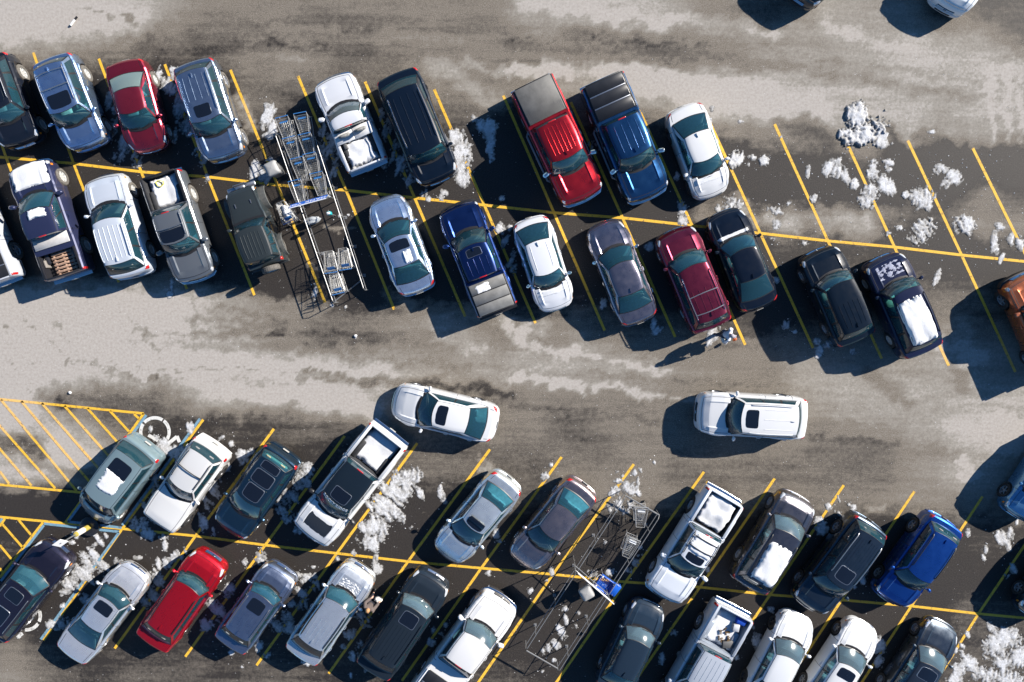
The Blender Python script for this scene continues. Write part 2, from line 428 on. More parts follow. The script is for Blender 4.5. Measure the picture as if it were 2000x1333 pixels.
C_ = [(12,308),(144,320),(276,336),(406,346),(542,362),(676,372),(810,387),(946,401),(1082,416),(1216,426),(1352,441),(1485,456),(1617,471),(1747,483),(1878,498.6),(2010,512)]
B_ = [(100,540),(232,552),(365,565),(497,577),(635,591),(770,605),(908.7,618.7),(1046,632),(1181,646),(1318.7,658.7),(1455.5,674),(1588,680),(1722,701),(1853,715),(1983,727),(2115,742)]
t_ = [(397,820),(535,838),(673,852),(815,866),(957,878),(1097,893),(1238,907),(1375,922),(1513,935),(1648,948),(1786,960),(1919,970),(2055,985)]
c_ = [(239,1033),(382,1047),(518,1065),(658,1081),(797,1097),(940,1110),(1080,1122),(1222,1137),(1367,1147),(1504,1162),(1644,1172),(1780,1184),(1911,1199)]
b_ = [(85,1251),(224,1267),(362,1283),(501,1300),(642,1316),(785,1330),(926,1345),(1068,1360),(1210,1375),(1350,1390),(1490,1405),(1630,1415),(1770,1425)]
W = .12
my = MB()
for A, B in zip(T_, C_): line_strip(my, A, B, W, .004)
for A, B in zip(C_, B_): line_strip(my, A, B, W, .004)
for A, B in zip(t_, c_): line_strip(my, A, B, W, .004)
for A, B in zip(c_, b_): line_strip(my, A, B, W, .004)
my.build('parking_line_paint', YEL); o = bpy.data.objects['parking_line_paint']; set_dry(o.data); o.name = 'yellow_stall_lines'; tag(o, 'yellow painted lines between the parking stalls', None, None, 'structure')
my = MB()
cl = [(-120,302)]+C_+[(2140,525)]
for A, B in zip(cl, cl[1:]): line_strip(my, A, B, W, .008)
cl = [(-90,1002),(0,1010),(143,1024)]+c_+[(2050,1212)]
for A, B in zip(cl, cl[1:]): line_strip(my, A, B, W, .008)
for A, B in [((-60,774),(281,808)),((281,808),(128,1021)),((-60,941),(167,963)),((2,781),(150,959)),((42,784),(180,947)),((82,788),(196,919)),((126,793),(216,895)),((171,798),(235,870)),((215,803),(252,843)),((262,809),(272,818)),
             ((0,832),(108,954)),((0,877),(62,949)),((0,921),(18,945)),((-40,790),(0,832)),((-60,810),(0,877)),
             ((84,1021),(0,1128)),((12,1010),(0,1028)),((36,1015),(61,1045)),((5,1024),(45,1070)),((0,1065),(25,1095)),((0,1110),(5,1118))]:
    line_strip(my, A, B, .115, .012)
o = my.build('yellow_cross_lines', YEL); set_dry(o.data); tag(o, 'yellow centre lines and hatched no parking area', None, None, 'structure')
my = MB()
for A, B in [((286,811),(133,1019)),((133,1019),(238,1031)),((391,818),(239,1026)),((86,1023),(233,1039)),((233,1040),(80,1249)),((86,1026),(2,1135)),((-5,1024),(5,1013))]:
    line_strip(my, A, B, .12, .016)
o = my.build('blue_stall_lines', BLU); set_dry(o.data); tag(o, 'blue painted lines round the accessible stalls', None, None, 'structure')
my = MB()
def arc(c, r0, r1, a0, a1, n=14):
    b0 = len(my.v)
    for i in range(n+1):
        a = R_(lerp(a0, a1, i/n))
        for r in (r0, r1):
            q = G(c[0]+r*math.cos(a), c[1]+r*math.sin(a)); my.v.append((q.x, q.y, .020))
    for i in range(n): my.f.append((b0+2*i, b0+2*i+2, b0+2*i+3, b0+2*i+1)); my.m.append(0)
C1 = (303, 844)
for a0, a1 in ((-138,-58),(-52,30),(150,214)): arc(C1, 24.5, 31, a0, a1)
line_strip(my, (290,850), (309,861), .16, .020); line_strip(my, (325,870), (346,853), .16, .020); line_strip(my, (346,852), (351,864), .16, .021)
C2 = (52, 1203)
for a0, a1 in ((-20,24),(34,96),(110,170),(190,300)): arc(C2, 24, 30.5, a0, a1)
line_strip(my, (33,1245), (45,1237), .16, .020); line_strip(my, (34,1238), (40,1246), .14, .021)
o = my.build('accessible_parking_symbols', WHT); set_dry(o.data); tag(o, 'white painted wheelchair symbols on the asphalt', None, None, 'structure')
del my

# ------------------------------------------------------------------ vehicles
KIND = {
 'sedan': dict(W=.915, zs=[(0,.56),(.015,.64),(.05,.72),(.12,.82),(.22,.93),(.3,.95),(.8,.98),(.88,1.0),(.96,.99),(.985,.93),(1,.76)],
   w=[(0,.66),(.012,.78),(.04,.90),(.10,.97),(.17,1),(.80,1),(.90,.975),(.955,.93),(.985,.84),(1,.70)], bowf=.20, bowr=.12, zb=.19,
   cab=(.235,.385,.655,.845), zr=1.45, yr=.635, yb=.855, crown=.055, wheel=.33, ax=(.185,.775), cols=((.05,.47),(.505,.86))),
 'hatchback': dict(W=.89, zs=[(0,.60),(.015,.68),(.05,.76),(.12,.87),(.22,.97),(.3,.98),(.8,1.02),(.93,1.03),(.985,1.0),(1,.8)],
   w=[(0,.66),(.012,.78),(.04,.90),(.10,.97),(.17,1),(.80,1),(.90,.97),(.955,.92),(.985,.84),(1,.72)], bowf=.20, bowr=.10, zb=.19,
   cab=(.235,.365,.78,.93), zr=1.50, yr=.63, yb=.855, crown=.055, wheel=.32, ax=(.19,.80), cols=((.05,.42),(.455,.80),(.83,.93))),
 'suv': dict(W=.955, zs=[(0,.66),(.012,.80),(.035,.92),(.10,1.02),(.23,1.09),(.3,1.09),(.93,1.12),(.985,1.10),(1,.92)],
   w=[(0,.70),(.012,.83),(.04,.93),(.10,.98),(.17,1),(.85,1),(.93,.98),(.965,.95),(.988,.88),(1,.76)], bowf=.14, bowr=.08, zb=.24,
   cab=(.235,.355,.865,.955), zr=1.70, yr=.68, yb=.865, crown=.055, wheel=.37, ax=(.185,.78), cols=((.045,.36),(.39,.67),(.71,.94))),
 'minivan': dict(W=.99, zs=[(0,.60),(.012,.70),(.04,.80),(.10,.93),(.19,1.05),(.3,1.07),(.93,1.10),(.985,1.08),(1,.92)],
   w=[(0,.66),(.012,.80),(.04,.91),(.10,.975),(.16,1),(.88,1),(.95,.98),(.975,.95),(.99,.90),(1,.80)], bowf=.24, bowr=.06, zb=.2,
   cab=(.16,.31,.90,.96), zr=1.75, yr=.72, yb=.875, crown=.07, wheel=.34, ax=(.165,.78), cols=((.05,.31),(.34,.63),(.66,.95))),
 'pickup_truck': dict(W=1.0, zs=[(0,.78),(.010,1.00),(.03,1.10),(.10,1.18),(.22,1.24),(.3,1.20),(.98,1.24),(.992,1.22),(1,1.08)],
   w=[(0,.78),(.010,.90),(.03,.95),(.08,.985),(.14,1),(.95,1),(.985,.99),(.994,.97),(1,.93)], bowf=.16, bowr=.02, zb=.33,
   cab=(.235,.335,.635,.672), zr=1.88, yr=.70, yb=.85, crown=.05, wheel=.40, ax=(.165,.775), cols=((.05,.47),(.52,.93)), bed=(.70,.985)),
}
XI = [0, 0, 0, 0, 0, 0, 0, 0, 0, 0, 0]
class Veh:
    def __init__(s, kind, L, **kw):
        k = dict(KIND[kind]); k.update(kw); s.k = k; s.kind = kind; s.L = L
        s.W = k['W']; s.ow = k['wheel']; s.xax = [L/2-a*L for a in k['ax']]
        s.zscale = k.get('hz', 1.0)
    def f2x(s, f): return s.L/2 - f*s.L
    def x2f(s, x): return (s.L/2-x)/s.L
    def half(s, x):
        w = s.W*pl(s.k['w'], s.x2f(x))
        for a in s.xax:
            d = abs(x-a); w += .022*sst(s.ow*1.45, s.ow*1.05, d) if d < s.ow*1.45 else 0
        return w
    def zs(s, x): return pl(s.k['zs'], s.x2f(x))*s.zscale
    def crown(s, x):
        f = s.x2f(x); return s.k['crown']*sst(0, .12, f)*(1 if f < .4 else .5)
    def warp(s, x, y):
        f = s.x2f(x); r = (abs(y)/s.W)**2
        return x - s.k['bowf']*r*sst(.30, .0, f) + s.k['bowr']*r*sst(.82, 1.0, f)
    def sec(s, x):
        w = s.half(x); z = s.zs(x); c = s.crown(x); f = s.x2f(x)
        endf = sst(.03, 0, f)+sst(.97, 1, f)
        zb = s.k['zb'] + .08*endf
        zl = zb
        for a in s.xax:
            R = s.ow*1.16; d = abs(x-a)
            if d < R: zl = max(zl, s.ow + math.sqrt(R*R-d*d))
        zl = min(zl, z-.14)
        z3 = min(zl+.09, z-.11); z4 = max(z3+.01, min(lerp(zl, z, .5), z-.09)); z5 = max(z4+.01, z-.15); z6 = max(z5+.01, z-.045)
        hr = s.k.get('ridge', .040)*sst(.02, .12, f)*(1-sst(.25, .32, f))
        return [(0, zl), (.70*w, zl), (.955*w, zl+.012), (.995*w, z3), (w, z4), (.985*w, z5), (.955*w, z6), (.90*w, z),
                (.78*w, z+.25*c), (.60*w, z+.60*c+hr), (.54*w, z+.72*c), (.27*w, z+.93*c), (0, z+c)]
    def pt(s, x, t, side):
        S = s.sec(x); i = int(min(t, 11.999)); u = t-i
        y = lerp(S[i][0], S[i+1][0], u); z = lerp(S[i][1], S[i+1][1], u)
        return Vector((s.warp(x, y), side*y, z))
    def surf(s, x, t, side, off=0):
        p = s.pt(x, t, side)
        if off:
            a = s.pt(min(s.L/2, x+.02), t, side)-s.pt(max(-s.L/2, x-.02), t, side)
            b = s.pt(x, min(12, t+.15), side)-s.pt(x, max(0, t-.15), side)
            n = a.cross(b); 
            if n.length > 1e-9:
                n.normalize()
                if n.dot(Vector((0, p.y, p.z-.6))) < 0: n = -n
                p = p+n*off
        return p
    def zat(s, x, y):
        S = s.sec(x); y = abs(y)
        for i in range(7, 12):
            y0, z0 = S[i]; y1, z1 = S[i+1]
            if y <= y0 and y >= y1: return lerp(z0, z1, (y0-y)/max(1e-6, y0-y1))
        return S[7][1]
    def body(s, mats, parent, extra=None):
        k = s.k; L = s.L; c0, c1, c2, c3 = k['cab']
        s.open = [(c0+.02, c3-.015 if s.kind != 'pickup_truck' else c3+.002)]
        if 'bed' in k: s.open.append(k['bed'])
        fs = {0, .006, .012, .025, .04, .06, .08}; fs |= {1-q for q in (0, .006, .012, .025, .04, .06)}
        fs |= {i/40 for i in range(4, 39)}
        for a in s.k['ax']:
            R = s.ow*1.16/L
            fs |= {a-R, a+R, a-R-.002, a+R+.002} | {a+R*math.sin(q*math.pi/16) for q in range(-8, 9)}
        for a, b in s.open: fs |= {a, b}
        fs = sorted(q for q in fs if 0 <= q <= 1); ff = [fs[0]]
        for q in fs[1:]:
            if q-ff[-1] > .0012: ff.append(q)
            elif any(abs(q-e) < 1e-9 for ab in s.open for e in ab): ff[-1] = q
        mb = MB()
        if extra is not None: mb.v += extra.v; mb.f += extra.f; mb.m += [1]*len(extra.f)
        for side in (1, -1):
            rows = [[s.pt(s.f2x(f), t, side) for t in range(13)] for f in ff]
            def skip(i, j):
                m = (ff[i]+ff[i+1])/2
                return j >= 8 and any(a < m < b for a, b in s.open)
            def mi(i, j):
                if j < 1: return 1
                return 2 if (j in (1, 2) and k.get('cladding')) else (1 if j == 1 else 0)
            mb.grid(rows, mi=mi, skip=skip)
            mb.poly([r for r in rows[0]], 0); mb.poly([r for r in rows[-1]], 0)
        # greenhouse shell: pillars, frames; window panes are separate parts
        us = [-1, -.955, -.7, -.4, -.13, .13, .4, .7, .955, 1]; vsn = [0, .06, .3, .55, .8, .965, 1]
        g1 = [[s.screen(u, v, 0) for u in us] for v in vsn]
        skipf = lambda i, j: 1 <= i <= 4 and 1 <= j <= 7
        mb.grid(g1, mi=1, skip=skipf)
        g2 = [[s.screen(u, v, 1) for u in us] for v in vsn]
        mb.grid(g2, mi=1, skip=skipf)
        edges = [0]
        for a, b in k['cols']: edges += [a, b]
        edges.append(1); s.ss = []
        for a, b in zip(edges, edges[1:]):
            n = max(1, int((b-a)/.07)); s.ss += [lerp(a, b, i/n) for i in range(n)]
        s.ss.append(1); vv = [0, .07, .35, .65, .90, 1]; s.vv = vv
        for side in (1, -1):
            g = [[s.side(q, v, side) for q in s.ss] for v in vv]
            def sk(i, j):
                m = (s.ss[j]+s.ss[j+1])/2; return 1 <= i <= 3 and any(a < m < b for a, b in k['cols'])
            def m2(i, j):
                m = (s.ss[j]+s.ss[j+1])/2
                return 1 if (1 <= i <= 3 and k['cols'][0][1] <= m <= k['cols'][-1][0]) or i == 0 else 0
            mb.grid(g, mi=m2, skip=sk)
        o = mb.build('body', mats, parent, angle=27)
        # window panes
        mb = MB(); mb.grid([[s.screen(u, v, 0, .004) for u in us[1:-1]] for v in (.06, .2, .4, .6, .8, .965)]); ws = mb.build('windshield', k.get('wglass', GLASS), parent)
        s.ws = ws
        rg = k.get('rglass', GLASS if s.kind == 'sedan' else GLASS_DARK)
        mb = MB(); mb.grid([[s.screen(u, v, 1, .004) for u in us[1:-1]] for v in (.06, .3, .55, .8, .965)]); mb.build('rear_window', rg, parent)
        for side in (1, -1):
            for n, (a, b) in enumerate(k['cols']):
                q = [lerp(a, b, i/5) for i in range(6)]
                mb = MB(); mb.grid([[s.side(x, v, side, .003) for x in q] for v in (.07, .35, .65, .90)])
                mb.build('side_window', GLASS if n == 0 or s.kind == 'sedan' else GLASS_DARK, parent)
        return o
    def base(s, u, rear):
        c0, c1, c2, c3 = s.k['cab']; f = c3 if rear else c0
        sw = (.10 if s.kind != 'pickup_truck' else .02) if rear else s.k.get('sweep', .24)
        x = s.f2x(f) + (sw if rear else -sw)*u*u
        y = u*s.k['yb']*min(s.half(x), s.W)
        return Vector((x, y, s.zat(x, y)+.004))
    def roof(s, u, v, off=0):
        k = s.k; c0, c1, c2, c3 = k['cab']
        xf = s.f2x(c1)-.13*u*u; xr = s.f2x(c2)+(.07 if s.kind != 'pickup_truck' else .01)*u*u
        x = lerp(xf, xr, v)
        yy = k['yr']*s.W/.93*(1-.05*(2*v-1)**2)
        y = u*yy
        zr = k['zr']; z = zr-.03*u*u-.05*max(0, (abs(u)-.8)/.2)**2-.035*(2*v-1)**2-(.03*v if s.kind in ('suv','hatchback','sedan') else 0)
        return Vector((x, y, z+off))
    def screen(s, u, v, rear, off=0):
        a = s.base(u, rear); b = s.roof(u, 1 if rear else 0)
        p = a.lerp(b, v); bul = .035*math.sin(math.pi*v)
        n = Vector(((-.8 if rear else .8), 0, .6)); 
        return p + n*(bul*(1-.5*u*u)+off)
    def side(s, q, v, sd, off=0):
        A = s.base(1, 0); D = s.base(1, 1); x = lerp(A.x, D.x, q)
        y = s.k['yb']*min(s.half(x), s.W); bot = Vector((x, y, s.zat(x, y)+.004))
        if q == 0: bot = A
        if q == 1: bot = D
        top = s.roof(1, q); p = bot.lerp(top, v); p += Vector((0, 1, .3))*(.03*math.sin(math.pi*v)*(1 if 0 < q < 1 else 0)+off)
        return Vector((p.x, sd*p.y, p.z))
    def decal(s, name, mat, corners, sides, parent, off=.010, nx=4, ntt=4):
        # corners: 4 x (f, t) front-low, front-high, rear-high, rear-low
        for sd in sides:
            mb = MB(); a, b, c, d = corners; rows = []
            for i in range(nx+1):
                u = i/nx; r = []
                for j in range(ntt+1):
                    v = j/ntt
                    f = lerp(lerp(a[0], d[0], u), lerp(b[0], c[0], u), v); t = lerp(lerp(a[1], d[1], u), lerp(b[1], c[1], u), v)
                    e = off if 0 < i < nx and (0 < j < ntt or (j == ntt and t > 11.9)) else -.004
                    r.append(s.surf(s.f2x(f), t, sd, e))
                rows.append(r)
            mb.grid(rows); mb.build(name, mat, parent, angle=60)
    def endx(s, y, rear):
        y = abs(y); e = s.k['w']; best = 0
        for i in range(60):
            f = i*.0025; ff = 1-f if rear else f
            if s.W*pl(e, ff) >= y: best = f; break
        x = s.f2x(1-best if rear else best)
        return s.warp(x, y)
    def strip(s, name, mat, parent, rear, y0, y1, z0, z1, out=.02, th=.05, slats=0, mat2=None, n=12):
        mb = MB(); sg = -1 if rear else 1; pts = []
        for i in range(n+1):
            y = lerp(y0, y1, i/n); pts.append((s.endx(y, rear), y))
        rows = []
        for x, y in pts:
            rows.append([(x-sg*th, y, z0), (x+sg*out, y, z0+.01), (x+sg*out, y, z1-.015), (x+sg*(out-.02), y, z1), (x-sg*th, y, z1)])
        mb.grid(rows); mb.poly(rows[0]); mb.poly(rows[-1])
        for kx in range(slats):
            z = lerp(z0, z1, (kx+.5)/slats); rr = [[(x+sg*out, y, z-.012), (x+sg*(out+.015), y, z), (x+sg*out, y, z+.012)] for x, y in pts]
            mb.grid(rr, mi=1)
        return mb.build(name, [mat, mat2 or CHROME], parent)

def wheel_meshes():
    t = MB(); w = .11
    prof = [(.205, -w*.9), (.24, -w), (.30, -w), (.327, -w*.8), (.335, -w*.45), (.335, w*.45), (.327, w*.8), (.30, w), (.24, w), (.205, w*.9)]
    t.lathe(prof, 28)
    for i in range(28):
        a = 2*math.pi*i/28
        for yy in (-.045, .045): t.box((.336*math.cos(a), yy, .336*math.sin(a)), (.012, .05, .02), mat=Matrix.Rotation(-a, 3, 'Y'))
    me1 = t.mesh('tyre', [TYRE]); me2 = me1.copy(); me2.materials.clear(); me2.materials.append(TYRE_SALT)
    def rimm(ns, mat, wd):
        r = MB(); r.lathe([(.205, -w*.8), (.212, w*.75), (.195, w*.80), (.185, w*.55), (.18, -.04)], 28)
        r.lathe([(.182, .01), (.001, .01)], 20, mi=1)
        r.lathe([(.001, w*.62), (.045, w*.62), (.05, w*.4)], 12)
        for i in range(ns):
            a = 2*math.pi*i/ns; M = Matrix.Rotation(-a, 3, 'Y')
            q = M @ Vector((.115, w*.48, 0)); r.box(tuple(q), (.16, .03, wd), mat=M, ch=.006)
        return r.mesh('rim', [mat, BLACK])
    return me1, me2, {'five': rimm(5, RIM, .06), 'ten': rimm(10, RIM, .026), 'six': rimm(6, RIM, .05), 'dark': rimm(5, RIM_DARK, .07), 'steel': rimm(8, simple('pale_rim', (.55,.56,.55), .45, .3), .075)}
TY1, TY2, RIMS = wheel_meshes()

def seat_mesh(mat):
    key = ('seatmesh', mat.name)
    if key in _cache: return _cache[key]
    mb = MB(); mb.box((.0, 0, .12), (.52, .5, .16), ch=.05); 
    M = Matrix.Rotation(R_(-18), 3, 'Y'); mb.box((-.31, 0, .46), (.13, .50, .62), mat=M, ch=.05); mb.box((-.42, 0, .84), (.09, .27, .19), mat=M, ch=.035)
    me = mb.mesh('seat', [mat]); _cache[key] = me; return me
def bench_mesh(mat, w):
    key = ('bench', mat.name, round(w, 2))
    if key in _cache: return _cache[key]
    mb = MB(); mb.box((.0, 0, .12), (.50, w, .16), ch=.05); M = Matrix.Rotation(R_(-20), 3, 'Y'); mb.box((-.30, 0, .44), (.13, w, .58), mat=M, ch=.05)
    for y in (-w*.33, w*.33): mb.box((-.41, y, .76), (.08, .24, .14), mat=M, ch=.03)
    me = mb.mesh('rear_bench', [mat]); _cache[key] = me; return me
def wheel_steer():
    mb = MB(); mb.tube([(.19*math.cos(a*math.pi/9), .19*math.sin(a*math.pi/9), 0) for a in range(18)], .016, 6, closed=True)
    mb.box((0, 0, -.01), (.10, .12, .04), ch=.015); mb.box((0, .1, -.01), (.04, .16, .02)); mb.box((0, -.1, -.01), (.04, .16, .02)); mb.box((-.1, 0, -.01), (.16, .04, .02))
    return mb.mesh('steering_wheel', [BLACK])
STEER = wheel_steer()
def link(me, name, parent, loc=(0,0,0), rot=(0,0,0), sc=(1,1,1)):
    o = bpy.data.objects.new(name, me); col.objects.link(o); o.location = loc; o.rotation_euler = rot; o.scale = sc; o.parent = parent; return o

def build_vehicle(F, R, kind, c, label, cat=None, group=None, metal=.35, rim='five', salty=False, roofc=None, ribs=0, rails=None, xbars=0, sunroof=None,
                  inter=(.10,.10,.10), bedc=None, tonneau=None, grille='chrome', fin=True, mirror=None, dirt=.35, name=None, cladding=False, roofglass=None,
                  cap=None, toolbox=False, kw=None, bumper=None, hoodpatch=None, steps=False, flares=False, lift=0):
    kw = dict(kw or {})
    f = G(*F, .55); r = G(*R, .55); d = f-r; L = math.hypot(d.x, d.y); cx, cy = (f.x+r.x)/2, (f.y+r.y)/2
    root = empty(name or kind, (cx, cy, 0), math.atan2(d.y, d.x))
    tag(root, label, cat or {'sedan':'car','hatchback':'car','suv':'SUV','minivan':'minivan','pickup_truck':'pickup truck'}[kind], group)
    if 'cab' in kw:   # roofs lean away from the plumb point in the photo: bring the measured fractions back to the ground plan
        q = [0]*4; zs_ = {'sedan': .97, 'hatchback': 1., 'suv': 1.1, 'minivan': 1.08, 'pickup_truck': 1.2}[kind]; zr_ = kw.get('zr', KIND[kind]['zr']); dd = d.to_2d().normalized()
        mid = Vector((cx-.36, cy+2.85))
        for n_, z_ in enumerate((zs_, zr_, zr_, zs_)): q[n_] = kw['cab'][n_]+mid.dot(dd)*(z_-.55)/(CAMH-.55)/L
        kw['cab'] = tuple(q)
        if 'bed' in kw: kw['bed'] = (max(kw['bed'][0]+mid.dot(dd)*(zs_-.55)/(CAMH-.55)/L, q[3]+.012), kw['bed'][1])
        if q[3] > .965 and kind != 'pickup_truck': kw['cab'] = (q[0], q[1], min(q[2], .93), .965)
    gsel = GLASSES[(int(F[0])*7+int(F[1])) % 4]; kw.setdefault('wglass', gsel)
    v = Veh(kind, L, **kw); v.k['cladding'] = cladding
    lum = sum(c)/3
    rgh = .32
    if metal >= .4: metal = min(.92, metal+.32); rgh = .27; c = tuple(min(.92, x*1.45) for x in c)
    P = paint(c, metal, dirt, rgh); PR = paint(roofc, .2, dirt) if roofc else P
    tk = kind == 'pickup_truck'; k = v.k; W = v.W; c0, c1, c2, c3 = k['cab']
    # shut lines of doors, bonnet and boot: thin dark gaps
    gb = MB()
    def gap(pf, w=.017):
        pts = [v.surf(v.f2x(a), t_, sd_, .0035) for a, t_, sd_ in pf]
        pre = len(gb.v); n = len(pts)
        for i, p in enumerate(pts):
            dd = (pts[min(i+1, n-1)]-pts[max(i-1, 0)]); up = Vector((0, 0, 1)) if abs(p.z-v.zs(p.x)) < .09 and abs(p.y) < .86*W else Vector((0, 1, 0))
            e = dd.cross(up)
            if e.length < 1e-6: e = Vector((1, 0, 0))
            e.normalize(); gb.v += [tuple(p-e*w/2), tuple(p+e*w/2)]
        for i in range(n-1): gb.f.append((pre+2*i, pre+2*i+2, pre+2*i+3, pre+2*i+1)); gb.m.append(0)
    for sd in (1, -1):
        gap([(lerp(.035, c0+.02, i/10), 7.7, sd) for i in range(11)])
        ds = [c0+.015] + [lerp(c0, c3, q) for q in ((.50,) if not tk else ((.56, .97) if c2-c1 > .22 else (.95,)))] + ([lerp(c0, c3, .86)] if not tk else [])
        for q in ds: gap([(q, t_, sd) for t_ in (3.3, 4, 4.6, 5, 5.5, 6, 6.5, 7)])
        if kind == 'sedan': gap([(lerp(c3+.01, .975, i/5), 8.0, sd) for i in range(6)])
        if tk: gap([(c3+.02, t_, sd) for t_ in (3.3, 4, 4.6, 5, 5.5, 6, 6.5, 7, 7.6)], .02)
    gap([(.035, t_, 1) for t_ in (7.7, 8, 9, 10, 11, 12)]); gap([(.035, t_, -1) for t_ in (7.7, 8, 9, 10, 11, 12)])
    v.body([P, BLACK, simple('grey_cladding', (.05,.05,.052), .6, 0, 0, .3)], root, gb)
    W = v.W; k = v.k
    # roof panel with rolled ribs
    mb = MB(); US = [-1, -.94, -.85, -.6, -.3, 0, .3, .6, .85, .94, 1]; VS = [0, .04, .1, .3, .5, .7, .9, .97, 1]
    mb.grid([[v.roof(u, q) for u in US] for q in VS])
    for i in range(ribs):
        u = lerp(-.62, .62, i/(ribs-1)) if ribs > 1 else 0; q0 = .42 if sunroof else .16
        if k.get('rib0'): q0 = k['rib0']
        for e in (0,):
            rows = [[v.roof(u-.022, lerp(q0, .90, j/6), .0), v.roof(u-.012, lerp(q0, .90, j/6), .011), v.roof(u+.012, lerp(q0, .90, j/6), .011), v.roof(u+.022, lerp(q0, .90, j/6), .0)] for j in range(7)]
            mb.grid(rows)
    for sd in (1, -1):
        mb.grid([[v.roof(sd*u, q, .003) for u in (.93, .955)] for q in (0, .2, .4, .6, .8, 1)], mi=1)
    roof = mb.build('roof', [PR, BLACK], root, angle=28, merge=.0002)
    def roofpatch(nm, mat, u0, u1, q0, q1, off, rim=None, par=root, rr=.10):
        m2 = MB(); pts = []
        # rounded rectangle outline in (u,q)
        uc, qc = (u0+u1)/2, (q0+q1)/2; hu, hq = (u1-u0)/2, (q1-q0)/2
        def outline(sc):
            out = []
            for i in range(28):
                a = 2*math.pi*i/28; e = .30
                x = math.copysign(abs(math.cos(a))**e, math.cos(a)); y = math.copysign(abs(math.sin(a))**e, math.sin(a))
                out.append((uc+hu*sc*x, qc+hq*sc*y))
            return out
        rings = [[v.roof(u, q, -.004) for u, q in outline(1.0)], [v.roof(u, q, off) for u, q in outline(.985)], [v.roof(u, q, off) for u, q in outline(.93)], [v.roof(u, q, off) for u, q in outline(.5)], [v.roof(u, q, off) for u, q in outline(.02)]]
        for a in range(len(rings)): rings[a].append(rings[a][0])
        m2.grid(rings, mi=lambda i, j: 1 if (i <= 1 and rim is not None) else 0)
        return m2.build(nm, [mat] + ([rim] if rim is not None else []), par)
    if sunroof:
        qm, qh = (sunroof[2]+sunroof[3])/2, (sunroof[3]-sunroof[2])*.59; roofpatch('sunroof', GLOSSBLACK, sunroof[0]*1.14, sunroof[1]*1.14, max(.03, qm-qh), qm+qh, .008, rim=sunroof[4] if len(sunroof) > 4 else None)
    if roofglass:
        for q in roofglass: roofpatch('roof_glass', GLOSSBLACK, *q, .008, rim=SATIN)
    if rails:
        rm = {'chrome': CHROME, 'black': BLACK, 'satin': SATIN, 'body': P}[rails]
        for sd in (1, -1):
            m2 = MB(); pth = [v.roof(sd*.90, .12, .0)] + [v.roof(sd*.90, q, .055) for q in (.16, .3, .5, .7, .88)] + [v.roof(sd*.90, .93, .0)]
            m2.tube(pth, .020, 6); m2.build('roof_rail', rm, root)
    for i in range(xbars):
        q = (.50, .84, .67)[i]; m2 = MB(); m2.tube([v.roof(u, q, .075) for u in (-.9, -.4, 0, .4, .9)], .024, 6); m2.build('roof_cross_bar', SATIN if rails != 'black' else BLACK, root)
    if fin:
        m2 = MB(); p = v.roof(0, .90 if kind != 'pickup_truck' else .14, 0); m2.prism([(p.x+.10, p.y), (p.x, p.y+.028), (p.x-.09, p.y+.02), (p.x-.09, p.y-.02), (p.x, p.y-.028)], p.z-.01, p.z+.05); m2.build('antenna', PR, root)
    # interior
    inter = tuple(min(.6, x*1.5+.03) for x in inter); im = simple('interior', inter, .8, 0, 0, .25, 5); fl = simple('cabin_floor', (.02,.02,.022), .9)
    c0, c1, c2, c3 = k['cab']; x0, x3 = v.f2x(c0), v.f2x(c3)
    mb = MB(); mb.box(((x0+x3)/2-.05, 0, k['zb']+.14), (x0-x3-.1, W*1.5, .03)); mb.box((v.f2x(c0)-.55, 0, .55), (.1, W*1.5, .5)); mb.build('cabin_floor', fl, root)
    mb = MB(); rows = []
    for i, dx in enumerate((.05, .20, .36, .50, .52, .50)):
        row = []
        for u in (-1, -.7, -.35, 0, .35, .7, 1):
            bb = v.base(u*.93, 0); z = bb.z + (.012, .02, .04, .02, -.08, -.3)[i]; row.append((bb.x-dx, bb.y, z))
        rows.append(row)
    mb.grid(rows); mb.build('dashboard', simple('dashboard', tuple(x*.5+.01 for x in inter), .7, 0, 0, .3, 4), root)
    xs = v.f2x(c1)-.42; sm = seat_mesh(im); zf = .42 if kind in ('sedan','hatchback') else .62
    if kind == 'pickup_truck': zf = .72
    for sd in (1, -1): link(sm, 'seat', root, (xs, sd*W*.40, zf))
    link(STEER, 'steering_wheel', root, (xs+.42, W*.40, zf+.42), (0, R_(62), 0))
    xr = v.f2x(lerp(c2, c3, .35))+.42
    if kind == 'suv' or kind == 'minivan': link(bench_mesh(im, W*1.2), 'rear_seat', root, ((xs+xr)/2-.28, 0, zf))
    if not (kind == 'pickup_truck' and (c2-c1) < .22): link(bench_mesh(im, W*1.2), 'rear_seat', root, (xr if kind != 'pickup_truck' else xr+.02, 0, zf))
    if kind == 'sedan':
        mb = MB(); rows = []
        for dx in (.06, .3, .55):
            rows.append([(v.base(u*.93, 1).x+dx, v.base(u*.93, 1).y, v.base(u*.93, 1).z+.01) for u in (-1, -.5, 0, .5, 1)])
        mb.grid(rows); mb.build('parcel_shelf', im, root)
    # wipers
    for y0, y1 in ((.12, .68), (-.55, .02)):
        m2 = MB(); a = v.screen(y0+.0, .015, 0, .03); q = v.screen(y1, .12, 0, .028); m2.tube([a, a.lerp(q, .5)+Vector((0, 0, .01)), q], [.014, .012, .008], 5); m2.build('wiper', BLACK, root)
    m2 = MB(); rows = [[v.base(u, 0)+Vector((dx, 0, dz)) for u in (-.93, -.6, -.3, 0, .3, .6, .93)] for dx, dz in ((.09, .006), (.04, .012), (-.015, .014))]
    m2.grid(rows); m2.build('cowl', BLACK, root)
    # lamps, grille, bumpers
    tk = kind == 'pickup_truck'
